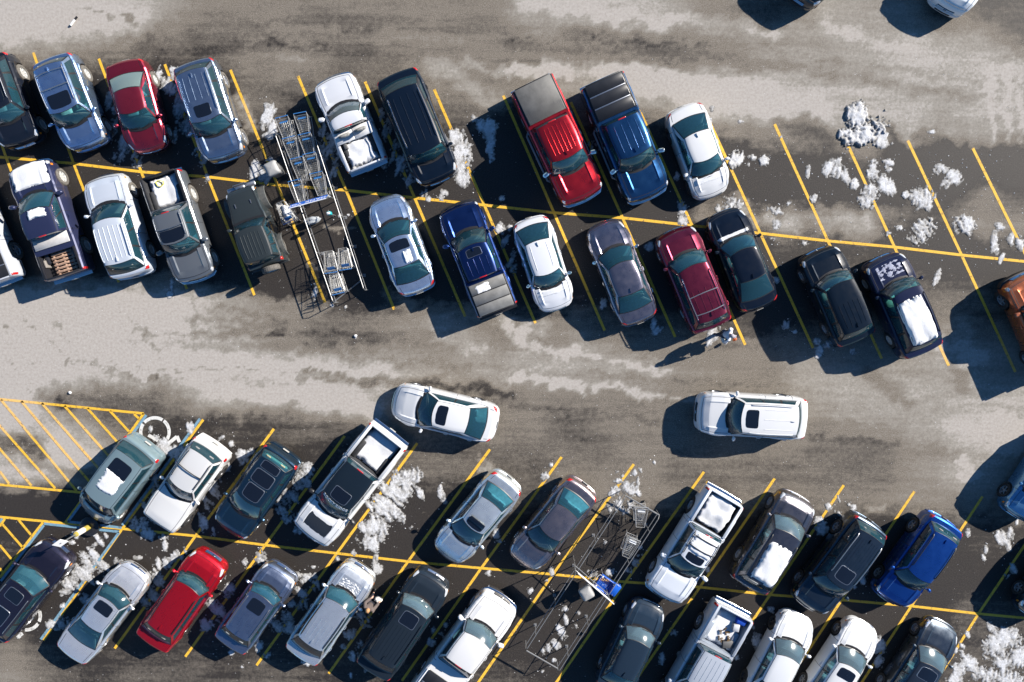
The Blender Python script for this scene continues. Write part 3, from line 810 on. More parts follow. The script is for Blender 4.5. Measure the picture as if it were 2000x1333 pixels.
    if tk: v.decal('headlight', LENS, [(.006, 4.6), (.014, 7.4), (.050, 7.2), (.045, 5.0)], (1, -1), root, off=.012)
    elif kind == 'suv' or kind == 'minivan': v.decal('headlight', LENS, [(.010, 5.2), (.022, 8.0), (.085, 7.1), (.075, 5.6)], (1, -1), root, off=.012)
    else: v.decal('headlight', LENS, [(.012, 5.0), (.026, 8.0), (.105, 7.2), (.085, 5.7)], (1, -1), root, off=.010)
    v.decal('turn_signal', AMBER, [(.030, 4.2), (.034, 5.0), (.055, 5.0), (.052, 4.2)], (1, -1), root, off=.008)
    if tk: v.decal('tail_light', RED, [(.972, 4.2), (.972, 7.0), (.994, 7.0), (.994, 4.2)], (1, -1), root, off=.014)
    elif kind in ('suv', 'minivan'): v.decal('tail_light', RED, [(.945, 5.2), (.955, 7.2), (.992, 7.2), (.992, 4.4)], (1, -1), root, off=.014)
    else: v.decal('tail_light', RED, [(.935, 5.2), (.955, 7.6), (.992, 8.0), (.992, 4.9)], (1, -1), root, off=.012)
    zf0 = v.zs(v.f2x(.006)); gm_ = {'chrome': CHROME, 'black': BLACK, 'body': P}[grille]
    gy_ = .62*W if not tk else .60*W
    v.strip('grille', BLACK, root, False, -gy_*.72, gy_*.72, .50 if not tk else .62, zf0-.02, .012, .05, 4, gm_)
    if not tk: v.strip('lower_grille', BLACK, root, False, -.40*W, .40*W, k['zb']+.13, k['zb']+.24, .036, .04)
    m2 = MB(); xb_ = v.endx(0, False); m2.box((xb_+.022, 0, zf0-.07), (.02, .13, .08), ch=.008); m2.build('badge', CHROME, root)
    bm_ = {None: P, 'body': P, 'chrome': CHROME, 'black': BLACK}[bumper]
    if tk:
        v.strip('front_bumper', CHROME if bumper != 'black' and bumper != 'body' else BLACK, root, False, -.93*W, .93*W, .42, .66, .09, .10)
        v.strip('rear_bumper', CHROME if bumper != 'black' else BLACK, root, True, -.92*W, .92*W, .46, .64, .13, .08)
    else:
        v.strip('front_bumper', bm_, root, False, -.90*W, .90*W, k['zb']+.09, .50, .030, .10)
        v.strip('rear_bumper', BLACK if cladding else P, root, True, -.88*W, .88*W, .34, .60, .05, .08)
    m2 = MB(); xr_ = v.endx(0, True); m2.box((xr_-(.135 if tk else .052), 0, .64 if not tk else .56), (.012, .31, .13)); m2.build('licence_plate', WHITE_PLATE, root)
    # mirrors, handles, seams
    mm = {None: P, 'chrome': CHROME, 'black': BLACK}[mirror]
    mb_ = v.base(1, 0)
    for sd in (1, -1):
        m2 = MB(); big = 1.35 if tk else 1
        y0 = mb_.y; z0 = mb_.z+.06; x_ = mb_.x-.10
        m2.tube([(x_, sd*(y0-.0), z0-.05), (x_, sd*(y0+.14), z0)], .022, 5)
        m2.box((x_-.01, sd*(y0+.19*big), z0+.03), (.13*big, .20*big, .14*big), mat=Matrix.Rotation(R_(-14*sd), 3, 'Z'), ch=.045); m2.build('mirror', mm, root)
    hf = [lerp(c0, c3, .43), lerp(c0, c3, .78)] if not tk else ([lerp(c1, c3, .40), lerp(c1, c3, .90)] if c2-c1 > .22 else [lerp(c1, c3, .75)])
    for q in hf:
        for sd in (1, -1):
            m2 = MB(); p0 = v.surf(v.f2x(q), 5.15, sd, .02); p1 = v.surf(v.f2x(q)-.19, 5.15, sd, .02); m2.tube([p0, p0.lerp(p1, .5)+Vector((0, sd*.02, 0)), p1], .016, 5); m2.build('door_handle', CHROME if mirror == 'chrome' else P, root)
    # wheels
    rt = v.ow/.335; wn = root.name
    for ax_ in v.xax:
        for sd in (1, -1):
            w_ = link(TY2 if salty else TY1, 'wheel', root, (ax_, sd*(min(v.half(ax_), W+.03)-.125*rt- .012+k.get('wout', 0)), v.ow), (0, random.uniform(0, 6), 0), (rt, sd*rt, rt))
            link(RIMS[rim], 'rim', w_)
    if steps:
        for sd in (1, -1):
            m2 = MB(); m2.tube([(v.f2x(.24), sd*(W-.08), .46), (v.f2x(.27), sd*(W+.07), .42), (v.f2x(.66), sd*(W+.07), .42), (v.f2x(.69), sd*(W-.08), .46)], .045, 6); m2.build('side_step', SATIN, root)
    if cap == 'snowroof': pass
    # pickup bed
    if tk:
        b0, b1 = k['bed']; xa, xb = v.f2x(b0), v.f2x(b1); yw = .775*W; zt = v.zs((xa+xb)/2)+.014
        m2 = MB(); lm = paint(bedc, .1, .6) if isinstance(bedc, tuple) else simple('bed_liner', (.03,.031,.034), .75, 0, 0, .4, 6)
        zfl = .80
        rows = [[(xa+.01, y, z) for y, z in ((-yw, zt), (-yw, zfl), (yw, zfl), (yw, zt))], [(xb-.01, y, z) for y, z in ((-yw, zt), (-yw, zfl), (yw, zfl), (yw, zt))]]
        m2.grid(rows)
        m2.poly([(xa, -yw, zt), (xa, -yw, zfl), (xa, yw, zfl), (xa, yw, zt)]); m2.poly([(xb, -yw, zt), (xb, -yw, zfl), (xb, yw, zfl), (xb, yw, zt)])
        for i in range(11):
            y = lerp(-yw*.88, yw*.88, i/10); m2.box(((xa+xb)/2, y, zfl+.008), (xa-xb-.06, .07, .016))
        for ax_ in v.xax[1:]:
            for sd in (1, -1): m2.box((ax_, sd*(yw-.12), zfl+.12), (.9, .24, .24), ch=.05)
        m2.build('bed', lm, root)
        m2 = MB()
        for sd in (1, -1): m2.box(((xa+xb)/2, sd*.845*W, zt+.012), (xa-xb+.02, .12*W, .022), ch=.008)
        m2.box((xb-.03, 0, zt+.012), (.075, 1.55*W, .022), ch=.008); m2.build('bed_rail_cap', P if min(c) > .45 else BLACK, root)
        if tonneau:
            tm = simple('tonneau_'+tonneau, {'black':(.018,.019,.022), 'grey':(.17,.17,.165), 'vinyl':(.12,.118,.112)}[tonneau], .55 if tonneau != 'black' else .3, 0, 0, .22, 2.5)
            m2 = MB(); x0_ = xa+.02; x1_ = xb-.015; nseg = 3 if tonneau != 'vinyl' else 1
            for i in range(nseg):
                p, q = lerp(x0_, x1_, i/nseg), lerp(x0_, x1_, (i+1)/nseg); m2.box(((p+q)/2, 0, zt+.047), (abs(q-p)-.022*(nseg > 1), 1.66*W, .045), ch=.012)
            if nseg > 1:
                m2.box(((x0_+x1_)/2, 0, zt+.035), (abs(x1_-x0_)-.05, 1.6*W, .02))
                for i in range(1, nseg):
                    p = lerp(x0_, x1_, i/nseg); m2.box((p, 0, zt+.058), (.05, 1.60*W, .04), mi=1, ch=.01)
            else:
                for i in range(22):
                    y = lerp(-.78, .78, i/21)*W; m2.box((x0_-.22-.03*(i % 3), y, zt+.071), (.34+.08*(i % 2), .010, .010))
            m2.build('tonneau_cover', [tm, SATIN if tonneau == 'black' else BLACK], root)
        if toolbox:
            m2 = MB(); tw = toolbox if isinstance(toolbox, float) else .52
            for sd in (1, -1): m2.box((xa-tw/2+.02, sd*.445*W, zt+.10), (tw, .875*W, .05), ch=.015)
            m2.box((xa-tw/2+.02, 0, zt-.08), (tw-.05, 1.52*W, .34), ch=.01); m2.build('toolbox', simple('toolbox_white', (.66,.67,.68), .35, .1, 0, .1), root)
        m2 = MB(); rp = v.screen(0, 1, 1, .02); m2.box((rp.x, 0, rp.z-.03), (.05, .34, .04), ch=.008); m2.build('brake_light', RED, root)
    if hoodpatch:
        for nm, mat, cs, sds in hoodpatch: v.decal(nm, mat, cs, sds, root, off=.012)

    return root, v

# vehicles seen in the photo; ends are given where the bumpers stand over the asphalt
V = {}
def veh(key, F, R, kind, c, label, **kw): V[key] = build_vehicle(F, R, kind, c, label, **kw)
WHITE = (.66,.67,.68); SILV = (.42,.46,.52); LSILV = (.52,.56,.62); BLK = (.008,.011,.020); NAVY = (.012,.020,.055)
GA = 'vehicles parked in the angled stalls'
SALT = dict(salty=True)
veh('A0', (52,286), (-12,116), 'suv', (.007,.010,.018), 'dark charcoal SUV in the top row, cut by the left picture edge', group=GA, rails='satin', xbars=1, sunroof=(-.62,.62,.12,.34), salty=True, rim='steel', inter=(.12,.12,.12))
veh('A1', (181,290), (112,118), 'suv', (.24,.34,.50), 'silver blue SUV with a ladder roof rack and sunroof in the top row', group=GA, rails='satin', xbars=2, sunroof=(-.62,.62,.10,.36), salty=True, rim='steel', inter=(.50,.45,.33), grille='body', metal=.6)
veh('A2', (297,297), (249,122), 'sedan', (.20,.014,.028), 'maroon sedan with a plain roof in the top row beside the silver blue SUV', group=GA, salty=True, rim='steel', inter=(.16,.15,.14), fin=False, metal=.4, kw=dict(rglass=PALER))
veh('A3', (447,313), (384,126), 'suv', (.22,.27,.35), 'silver SUV with ribbed roof and sunroof left of the left cart corral, top row', group=GA, ribs=4, sunroof=(-.45,.45,.10,.30), salty=True, rim='ten', metal=.6, rails='body')
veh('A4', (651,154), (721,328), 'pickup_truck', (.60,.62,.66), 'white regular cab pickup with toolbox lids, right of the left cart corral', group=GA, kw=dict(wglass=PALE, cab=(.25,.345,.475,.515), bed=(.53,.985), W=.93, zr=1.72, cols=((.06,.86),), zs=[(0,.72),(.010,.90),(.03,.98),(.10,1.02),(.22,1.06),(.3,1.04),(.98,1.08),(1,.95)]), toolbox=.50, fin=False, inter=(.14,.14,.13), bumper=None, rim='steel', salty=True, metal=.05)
veh('A5', (860,356), (775,148), 'suv', (.003,.007,.016), 'long black SUV with chrome roof rails facing down in the top row', group=GA, ribs=4, rails='chrome', kw=dict(W=1.0, zr=1.88, cab=(.215,.33,.90,.965), yr=.72), inter=(.10,.12,.12), grille='chrome', rim='six', metal=.25, dirt=.2, fin=False, sunroof=None)
veh('A6', (1141,392), (1037,168), 'pickup_truck', (.36,.010,.016), 'red crew cab pickup with a grey soft cover on its bed', group=GA, ribs=6, tonneau='vinyl', mirror='chrome', steps=True, grille='chrome', metal=.5, dirt=.2, inter=(.12,.13,.13))
veh('A7', (1267,388), (1172,162), 'pickup_truck', (.010,.048,.125), 'blue crew cab pickup with a maroon tinged box and a black folding bed cover', group=GA, ribs=4, tonneau='black', mirror='chrome', steps=True, grille='chrome', metal=.5, dirt=.2, inter=(.14,.14,.14))
veh('A8', (1394,384), (1330,211), 'sedan', WHITE, 'white compact sedan at the right end of the top row facing down', group=GA, rim='dark', metal=.05, dirt=.12, kw=dict(W=.88, cab=(.245,.41,.715,.89)))
veh('B0', (-82,328), (9,553), 'pickup_truck', (.46,.49,.54), 'white pickup with a black bed cover cut by the left picture edge', group=GA, tonneau='black', inter=(.2,.18,.15), metal=.05, salty=True)
veh('B1', (66,320), (145,540), 'pickup_truck', (.026,.032,.080), 'dark blue crew cab pickup with snow on its hood and wooden pallets in its bed', group=GA, kw=dict(cab=(.225,.335,.565,.60), bed=(.74,.98), zr=1.80, W=.98), salty=True, rim='steel', inter=(.13,.05,.05), bumper=None, bedc=(.02,.02,.024), fin=False, metal=.3)
veh('B2', (207,344), (266,540), 'suv', (.62,.67,.74), 'pearl white SUV with five roof ribs in the left of the second row', group=GA, ribs=5, rails='body', rim='steel', salty=True, inter=(.26,.24,.20), kw=dict(cab=(.245,.37,.80,.945)), metal=.3, dirt=.12)
veh('B3', (391,547), (322,343), 'pickup_truck', (.12,.135,.155), 'grey crew cab pickup with a roof rack, an open sunroof and a snowy bed', group=GA, kw=dict(cab=(.285,.415,.695,.725), bed=(.735,.985), zr=1.80, W=.93, yr=.66, zs=[(0,.72),(.010,.90),(.03,.98),(.10,1.04),(.24,1.10),(.3,1.08),(.98,1.18),(1,1.05)]), rails='satin', xbars=1, sunroof=(-.7,.7,.08,.42), salty=True, rim='steel', metal=.3, inter=(.12,.14,.15), fin=False)
veh('B4', (475,372), (529,520), 'suv', (.024,.031,.034), 'dark grey off-road vehicle with a boxy hardtop and a spare wheel on its tail', name='off_road_vehicle', cat='off-roader', group=GA, ribs=6, salty=True, rim='steel', grille='black', bumper='black', fin=False, dirt=.7, metal=.1, inter=(.07,.07,.07),
    kw=dict(W=.94, cab=(.37,.42,.93,.965), yr=.66, yb=.93, zr=1.86, sweep=.05, w=[(0,.62),(.01,.68),(.30,.76),(.36,.84),(.97,.86),(1,.84)], zs=[(0,.96),(.01,1.06),(.05,1.14),(.3,1.20),(.98,1.22),(1,1.15)], bowf=.03, bowr=.01, wheel=.41, ax=(.17,.79), crown=.03, ridge=.0, cols=((.06,.36),(.40,.66),(.70,.94))))
veh('B5', (750,386), (820,571), 'sedan', (.40,.48,.60), 'light silver blue sedan with a patch of snow behind its sunroof', group=GA, sunroof=(-.62,.62,.14,.44), fin=False, inter=(.14,.14,.14), metal=.55, dirt=.1, kw=dict(cab=(.235,.385,.675,.87)))
veh('B6', (892,401), (973,608), 'pickup_truck', (.006,.020,.088), 'deep blue crew cab pickup with a grey folding bed cover and sunroof', group=GA, tonneau='grey', sunroof=(-.45,.45,.12,.34,SATIN), ribs=4, kw=dict(cab=(.225,.35,.635,.66), bed=(.69,.985), zr=1.80, W=.95, yr=.66, zs=[(0,.66),(.010,.86),(.03,.96),(.10,1.04),(.22,1.10),(.3,1.08),(.98,1.16),(1,1.0)]), inter=(.14,.13,.12), metal=.5, dirt=.15, grille='black', bumper='black', rim='six')
veh('B7', (1090,605), (1033,428), 'sedan', (.66,.68,.72), 'white compact sedan with snow on its cowl, facing down in the second row', group=GA, ribs=2, kw=dict(W=.87, cab=(.26,.41,.77,.94), zr=1.48), inter=(.16,.15,.14), metal=.05, dirt=.12, mirror='chrome')
veh('B8', (1175,435), (1250,629), 'sedan', (.17,.16,.19), 'grey purple sedan with chrome side trim between the white compact and the maroon SUV', group=GA, inter=(.14,.13,.12), metal=.65, dirt=.08, mirror='chrome', rim='six', kw=dict(cab=(.245,.40,.70,.87)))
veh('B9', (1312,450), (1389,641), 'suv', (.115,.010,.026), 'maroon SUV with two roof cross bars and chrome rails', group=GA, ribs=4, rails='chrome', xbars=2, kw=dict(cab=(.235,.365,.90,.965), rib0=.42), inter=(.14,.13,.12), metal=.4, dirt=.15, rim='ten')
veh('B10', (1410,413), (1482,602), 'sedan', (.003,.006,.014), 'black fastback sedan with snow along its cowl, right of the maroon SUV', group=GA, kw=dict(cab=(.265,.40,.70,.90), rglass=GLASS_DARK), inter=(.14,.13,.12), metal=.3, dirt=.1, rim='dark')
veh('B11', (1591,490), (1667,666), 'suv', (.003,.007,.014), 'black SUV with eight thin roof ribs between two empty stretches of the second row', group=GA, ribs=5, cladding=False, kw=dict(cab=(.265,.385,.89,.955), rib0=.40, W=.93), inter=(.18,.16,.13), metal=.3, dirt=.2, rim='five')
veh('B12', (1716,503), (1796,689), 'suv', (.010,.014,.042), 'dark blue SUV with frosted hood and a slab of snow on its roof rack', group=GA, rails='black', kw=dict(cab=(.26,.375,.91,.96), W=.95, zr=1.78), inter=(.28,.26,.16), metal=.3, dirt=.25, rim='steel', fin=False)
veh('B13', (1984,539), (2064,728), 'pickup_truck', (.40,.115,.045), 'orange pickup cut by the right picture edge', group=GA, kw=dict(W=.94, zr=1.78, cab=(.25,.35,.6,.64), bed=(.66,.985)), inter=(.3,.28,.25), metal=.4, dirt=.2, rim='five', bumper='black')
veh('M1', (768,781), (970,829), 'sedan', WHITE, 'white sedan with a dark sunroof driving left along the aisle', group='white vehicles driving along the aisle', sunroof=(-.62,.62,.12,.38), fin=False, inter=(.12,.12,.12), metal=.05, dirt=.08, kw=dict(cab=(.245,.385,.72,.90)))
veh('M2', (1358,804), (1570,816), 'suv', WHITE, 'white SUV with a dark sunroof driving left along the aisle, nearer the right', group='white vehicles driving along the aisle', sunroof=(-.52,.52,.09,.28), rails='body', ribs=3, inter=(.05,.05,.06), metal=.05, dirt=.08, grille='black', kw=dict(cab=(.295,.43,.945,.968), rib0=.4))
veh('C0', (182,1008), (290,867), 'minivan', (.19,.27,.30), 'teal grey minivan with a thin patch of snow behind its sunroof, in the accessible stall', group=GA, sunroof=(-.55,.55,.58,.86), inter=(.22,.18,.12), metal=.3, dirt=.15, salty=True, rim='steel', fin=False)
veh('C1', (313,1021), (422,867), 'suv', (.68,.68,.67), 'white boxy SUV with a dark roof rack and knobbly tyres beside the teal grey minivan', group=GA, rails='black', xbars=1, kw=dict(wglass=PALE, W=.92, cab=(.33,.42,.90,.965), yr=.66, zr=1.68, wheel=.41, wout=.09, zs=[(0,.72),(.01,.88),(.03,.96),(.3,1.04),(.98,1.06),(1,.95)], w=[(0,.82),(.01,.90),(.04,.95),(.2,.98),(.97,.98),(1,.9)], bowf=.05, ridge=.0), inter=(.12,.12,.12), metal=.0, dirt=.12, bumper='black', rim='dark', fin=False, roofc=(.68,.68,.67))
veh('C2', (449,1036), (559,881), 'suv', (.012,.032,.055), 'dark navy crossover with a two pane glass roof and a bright rear window', group=GA, roofglass=[(-.72,.72,.44,.76),(-.66,.66,.79,.98)], sunroof=(-.55,.55,.08,.38,SATIN), inter=(.16,.16,.10), metal=.4, dirt=.15, kw=dict(cab=(.23,.36,.82,.94), rglass=GLASS, zr=1.58), fin=False)
veh('C3', (606,1044), (764,845), 'pickup_truck', (.67,.68,.69), 'white pickup with a black roof, black hood panel and snow in its bed', group=GA, roofc=(.008,.014,.022), sunroof=(-.50,.50,.06,.36,SATIN), grille='black', bumper='body', kw=dict(W=1.03, cab=(.235,.335,.625,.66), cols=((.05,.47),(.52,.93))), inter=(.10,.10,.10), metal=.03, dirt=.06, mirror='black', fin=False, rim='dark',
    hoodpatch=[('hood_panel', simple('hood_vinyl', (.020,.024,.032), .35, 0, .3), [(.075,9.4),(.075,12),(.205,12),(.205,9.0)], (1,-1))])
veh('C4', (868,1087), (996,933), 'sedan', (.60,.66,.76), 'light silver sedan with a tilted open sunroof in the third row', group=GA, sunroof=(-.60,.60,.05,.26), inter=(.22,.22,.22), metal=.5, dirt=.08, fin=False, kw=dict(cab=(.24,.39,.70,.87)))
veh('C5', (1015,1100), (1142,945), 'sedan', (.26,.215,.215), 'taupe brown sedan beside the right cart corral', group=GA, inter=(.25,.25,.25), metal=.65, dirt=.06, fin=False, kw=dict(cab=(.245,.395,.70,.88)))
veh('C6', (1288,1160), (1412,963), 'pickup_truck', (.66,.70,.76), 'white crew cab pickup with a bed heaped full of snow and a small roof rack', group=GA, kw=dict(cab=(.255,.375,.635,.665), bed=(.68,.985), W=.96, zr=1.84, yr=.66), sunroof=(-.55,.55,.06,.28), rails='black', xbars=2, inter=(.14,.14,.13), metal=.03, dirt=.1, rim='five', fin=False)
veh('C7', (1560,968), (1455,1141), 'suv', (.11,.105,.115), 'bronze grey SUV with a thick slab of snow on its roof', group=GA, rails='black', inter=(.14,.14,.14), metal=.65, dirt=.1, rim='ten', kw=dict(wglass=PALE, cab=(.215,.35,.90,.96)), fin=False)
veh('C8', (1570,1182), (1696,1016), 'suv', (.022,.034,.050), 'slate grey SUV with pinstripe roof ribs next to the bright blue SUV', group=GA, ribs=7, sunroof=(-.52,.52,.10,.32,SATIN), rails='satin', inter=(.12,.12,.12), metal=.45, dirt=.12, rim='five', kw=dict(cab=(.225,.35,.90,.965), rib0=.38))
veh('C9', (1728,1170), (1842,1013), 'suv', (.008,.055,.24), 'bright blue crossover with dark roof rails in the third row', group=GA, rails='black', inter=(.14,.13,.12), metal=.5, dirt=.08, rim='five', kw=dict(cab=(.25,.38,.87,.94), zr=1.62, W=.92))
veh('C10', (1980,1008), (2084,852), 'suv', (.10,.24,.40), 'pale blue car cut by the right picture edge, nose down', group=GA, inter=(.15,.15,.15), metal=.5, dirt=.1)
veh('C11', (2006,1200), (2120,1040), 'suv', (.012,.03,.05), 'dark blue car of which only nose and front wheel show at the right edge', group=GA, inter=(.15,.15,.15), metal=.4, dirt=.1)
veh('D0', (121,1067), (-6,1229), 'suv', (.030,.027,.045), 'dark purple SUV with twin glass roof panels at the lower left edge', group=GA, rails='satin', sunroof=(-.50,.50,.12,.32,SATIN), roofglass=[(-.55,.55,.50,.86)], inter=(.2,.22,.20), metal=.5, dirt=.1, rim='ten', fin=False)
veh('D1', (270,1111), (143,1277), 'sedan', (.68,.71,.80), 'silver white sedan with a sunroof and blue rear window in the bottom row', group=GA, sunroof=(-.58,.58,.12,.42), inter=(.10,.12,.12), metal=.45, dirt=.08, fin=False, kw=dict(cab=(.25,.40,.70,.86)))
veh('D2', (419,1084), (303,1250), 'suv', (.44,.006,.014), 'bright red SUV with black roof rails in the bottom row', group=GA, rails='black', inter=(.14,.13,.12), metal=.4, dirt=.08, rim='ten', kw=dict(cab=(.26,.385,.90,.96), W=.93, zr=1.64))
veh('D3', (557,1108), (453,1254), 'suv', (.21,.24,.31), 'steel grey crossover with silver roof rails and a sunroof', group=GA, rails='satin', sunroof=(-.50,.50,.12,.36), ribs=5, inter=(.12,.13,.13), metal=.6, dirt=.1, kw=dict(cab=(.26,.395,.90,.96), W=.90, zr=1.62, rib0=.44))
veh('D4', (709,1107), (590,1276), 'suv', (.62,.67,.74), 'silver white SUV with snow flecks on its hood, a person standing beside it', group=GA, ribs=5, rails='black', inter=(.15,.15,.15), metal=.5, dirt=.12, kw=dict(cab=(.265,.41,.88,.955), rib0=.42, W=.93))
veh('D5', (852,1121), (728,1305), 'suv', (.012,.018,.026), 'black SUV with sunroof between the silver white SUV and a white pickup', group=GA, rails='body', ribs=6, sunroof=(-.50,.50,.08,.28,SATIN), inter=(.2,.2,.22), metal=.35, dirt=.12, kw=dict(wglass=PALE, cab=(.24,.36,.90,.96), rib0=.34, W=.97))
veh('D6', (982,1163), (824,1374), 'pickup_truck', (.68,.68,.68), 'white pickup with a dark bed at the bottom edge, left of the right cart corral', group=GA, kw=dict(wglass=PALE, cab=(.245,.36,.60,.64), W=1.0, zr=1.86), inter=(.12,.12,.12), metal=.0, dirt=.05, grille='black', tonneau='black', fin=False)
veh('D7', (1272,1176), (1190,1345), 'hatchback', (.010,.018,.030), 'black hatchback at the bottom edge, right of the right cart corral', group=GA, inter=(.2,.2,.2), metal=.4, dirt=.1, rim='five', fin=True, kw=dict(wglass=PALE, cab=(.27,.42,.82,.93), rglass=GLASS))
veh('D8', (1306,1398), (1430,1184), 'pickup_truck', (.50,.54,.60), 'silver pickup with clutter and snow in its open bed at the bottom edge', group=GA, kw=dict(cab=(.22,.32,.60,.635), bed=(.66,.985), W=.98), ribs=5, inter=(.14,.13,.12), metal=.3, dirt=.12, rim='six', fin=True, bedc=(.30,.34,.40))
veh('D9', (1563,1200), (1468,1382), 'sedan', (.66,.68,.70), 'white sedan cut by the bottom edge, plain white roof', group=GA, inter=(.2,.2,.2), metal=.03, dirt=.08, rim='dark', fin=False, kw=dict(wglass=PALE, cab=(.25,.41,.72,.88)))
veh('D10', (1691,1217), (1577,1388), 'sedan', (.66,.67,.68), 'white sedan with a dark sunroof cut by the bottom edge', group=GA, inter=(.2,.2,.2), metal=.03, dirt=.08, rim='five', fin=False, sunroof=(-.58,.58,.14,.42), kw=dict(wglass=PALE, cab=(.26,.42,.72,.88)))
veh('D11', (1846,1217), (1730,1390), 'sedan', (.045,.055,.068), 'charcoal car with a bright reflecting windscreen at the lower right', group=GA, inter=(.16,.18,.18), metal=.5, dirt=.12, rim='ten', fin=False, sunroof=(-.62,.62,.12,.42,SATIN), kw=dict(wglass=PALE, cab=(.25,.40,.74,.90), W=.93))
veh('T0', (1552,0), (1662,-146), 'suv', (.02,.03,.04), 'dark car mostly above the top edge, seen mainly by its shadow', group=GA)
veh('T1', (1843,21), (1940,-150), 'suv', (.74,.78,.80), 'white car nosing down from the top edge', group=GA, metal=.03, grille='body', kw=dict(W=.90))

# extra pieces of single vehicles
def jeep_extras():
    root, v = V['B4']; pm = simple('grey_fender', (.085,.088,.085), .6, 0, 0, .3)
    for ax_ in v.xax:
        for sd in (1, -1):
            mb = MB(); pts = []
            for i in range(9):
                a = R_(lerp(12, 168, i/8)); pts.append((v.ow*1.25*math.cos(a), v.ow+ v.ow*1.12*math.sin(a)))
            rows = [[(ax_+px, sd*.60, pz), (ax_+px, sd*.93, pz), (ax_+px, sd*.95, pz-.05)] for px, pz in pts]
            mb.grid(rows); mb.build('fender', pm, root)
    sp = link(TY2, 'spare_wheel', root, (-v.L/2-.18, -.12, 1.02), (0, 0, math.pi/2), (1.2, 1.1, 1.2)); link(RIMS['steel'], 'rim', sp)
    mb = MB(); mb.box((v.L/2+.12, 0, .62), (.20, 1.30, .16), ch=.03); mb.tube([(v.L/2+.2, -.3, .7), (v.L/2+.22, -.26, .88), (v.L/2+.22, .26, .88), (v.L/2+.2, .3, .7)], .03); mb.box((v.L/2+.08, 0, .80), (.2, .4, .16), ch=.04); mb.build('winch_bumper', SATIN, root)
    for y in (-.35, .35): mb = MB(); mb.box((v.f2x(.20), y, v.zat(v.f2x(.20), y)+.02), (.18, .03, .03)); mb.build('hood_latch', SATIN, root)
jeep_extras()
# tilted glass of the silver sedan's sunroof
root, v = V['C4']; mb = MB(); p = v.roof(0, .27, .06); mb.box((p.x, 0, p.z), (.22, .78, .015), mat=Matrix.Rotation(R_(10), 3, 'Y'), ch=.004); mb.build('sunroof_lid', GLOSSBLACK, root)
# lettering across the top of the white pickup's windshield
root, v = V['C3']
TXTM = simple('white_lettering', (.8,.8,.8), .5)
def text_obj(s, size, mat, name, parent, M, thick=.002, width=None, bold=0.0):
    cu = bpy.data.curves.new(name, 'FONT'); cu.body = s; cu.size = size; cu.extrude = thick; cu.align_x = 'CENTER'; cu.align_y = 'CENTER'; cu.space_character = 1.15; cu.offset = bold
    tmp = bpy.data.objects.new(name, cu); col.objects.link(tmp)
    dg = bpy.context.evaluated_depsgraph_get(); me = bpy.data.meshes.new_from_object(tmp.evaluated_get(dg)); bpy.data.objects.remove(tmp)
    me.materials.clear(); me.materials.append(mat)
    if width:
        xs = [q.co.x for q in me.vertices]; k = width/(max(xs)-min(xs))
        for q in me.vertices: q.co.x *= k
    o = bpy.data.objects.new(name, me); col.objects.link(o)
    if parent: o.parent = parent
    return o, M
def banner():
    cu = 'ROCKY RIDGE'
    o, _ = text_obj(cu, .17, TXTM, 'windshield_lettering', root, None, width=1.42, bold=.008)
    for q in o.data.vertices:
        u = q.co.x/.84*1.0; vv = .86 + q.co.y/.75
        # seen from in front of the truck the text reads left to right, its top towards the roof
        p = v.screen(u, vv, 0, .014+q.co.z); q.co = p
banner()

# ---- snow lying on vehicles
def snow_on(key, mode, rect, thick, label, seed=1, keep=.0, n=(26, 26), name='roof_snow', mat=None, fr=1.0):
    root, v = V[key]; random.seed(seed); a0, a1, b0, b1 = rect; nx, ny_ = n; mb = MB(); top = {}
    bz = None
    def place(a, b, h):
        if mode == 'roof': return v.roof(a, b, h)
        if mode == 'body': x = v.f2x(a); return Vector((v.warp(x, b*v.half(x)), b*v.half(x), v.zat(x, b*v.half(x))+h))
        if mode == 'screen': return v.screen(a, b, 0, .006)+Vector((0, 0, h))
        if mode == 'bed': xa, xb = v.f2x(v.k['bed'][0]), v.f2x(v.k['bed'][1]); return Vector((lerp(xa, xb, a), b*.76*v.W, .83+h))
    H = []
    for i in range(nx+1):
        r = []
        for j in range(ny_+1):
            x, y = i/nx, j/ny_; e = min(x, 1-x, y, 1-y)*2
            q = Vector((x*3*fr+seed*7.1, y*3*fr+seed*3.3, seed)); nn = noise.noise(q*1.1)+.5*noise.noise(q*3.2)+.25*noise.noise(q*8)
            val = min(1, e*3.2) - .55 + nn*.55 + keep
            r.append(val)
        H.append(r)
    vid = {}
    def vid_(i, j):
        if (i, j) not in vid:
            a = lerp(a0, a1, i/nx); b = lerp(b0, b1, j/ny_); h = max(.0, min(1, H[i][j]*2.2)); hh = thick*(h**.5)*(.85+.3*(noise.noise(Vector((i*.12, j*.12, seed)))+.5)) if H[i][j] > 0 else -.01
            vid[(i, j)] = len(mb.v); mb.v.append(tuple(place(a, b, hh)))
        return vid[(i, j)]
    for i in range(nx):
        for j in range(ny_):
            if sum(H[p][q] > 0 for p in (i, i+1) for q in (j, j+1)) >= 1:
                mb.f.append((vid_(i, j), vid_(i+1, j), vid_(i+1, j+1), vid_(i, j+1))); mb.m.append(0)
    if not mb.f: return
    o = mb.build(name, mat or SNOW_CLEAN, None, angle=80); o.matrix_world = Matrix.Translation(root.location) @ Matrix.Rotation(root.rotation_euler.z, 4, 'Z')
    tag(o, label, 'snow', 'snow lying on parked vehicles')
snow_on('B1', 'body', (.015, .225, -.86, .80), .07, 'white snow covering the whole hood of the dark blue pickup with pallets', 1, .45, name='hood_snow')
snow_on('B1', 'roof', (-.72, .42, .0, .36), .07, 'small oval of snow on the roof of the dark blue pickup with pallets', 3, .25)
snow_on('B5', 'roof', (-.62, .02, .50, 1.0), .05, 'crooked little snow patch on the roof of the light silver blue sedan', 8, .05)
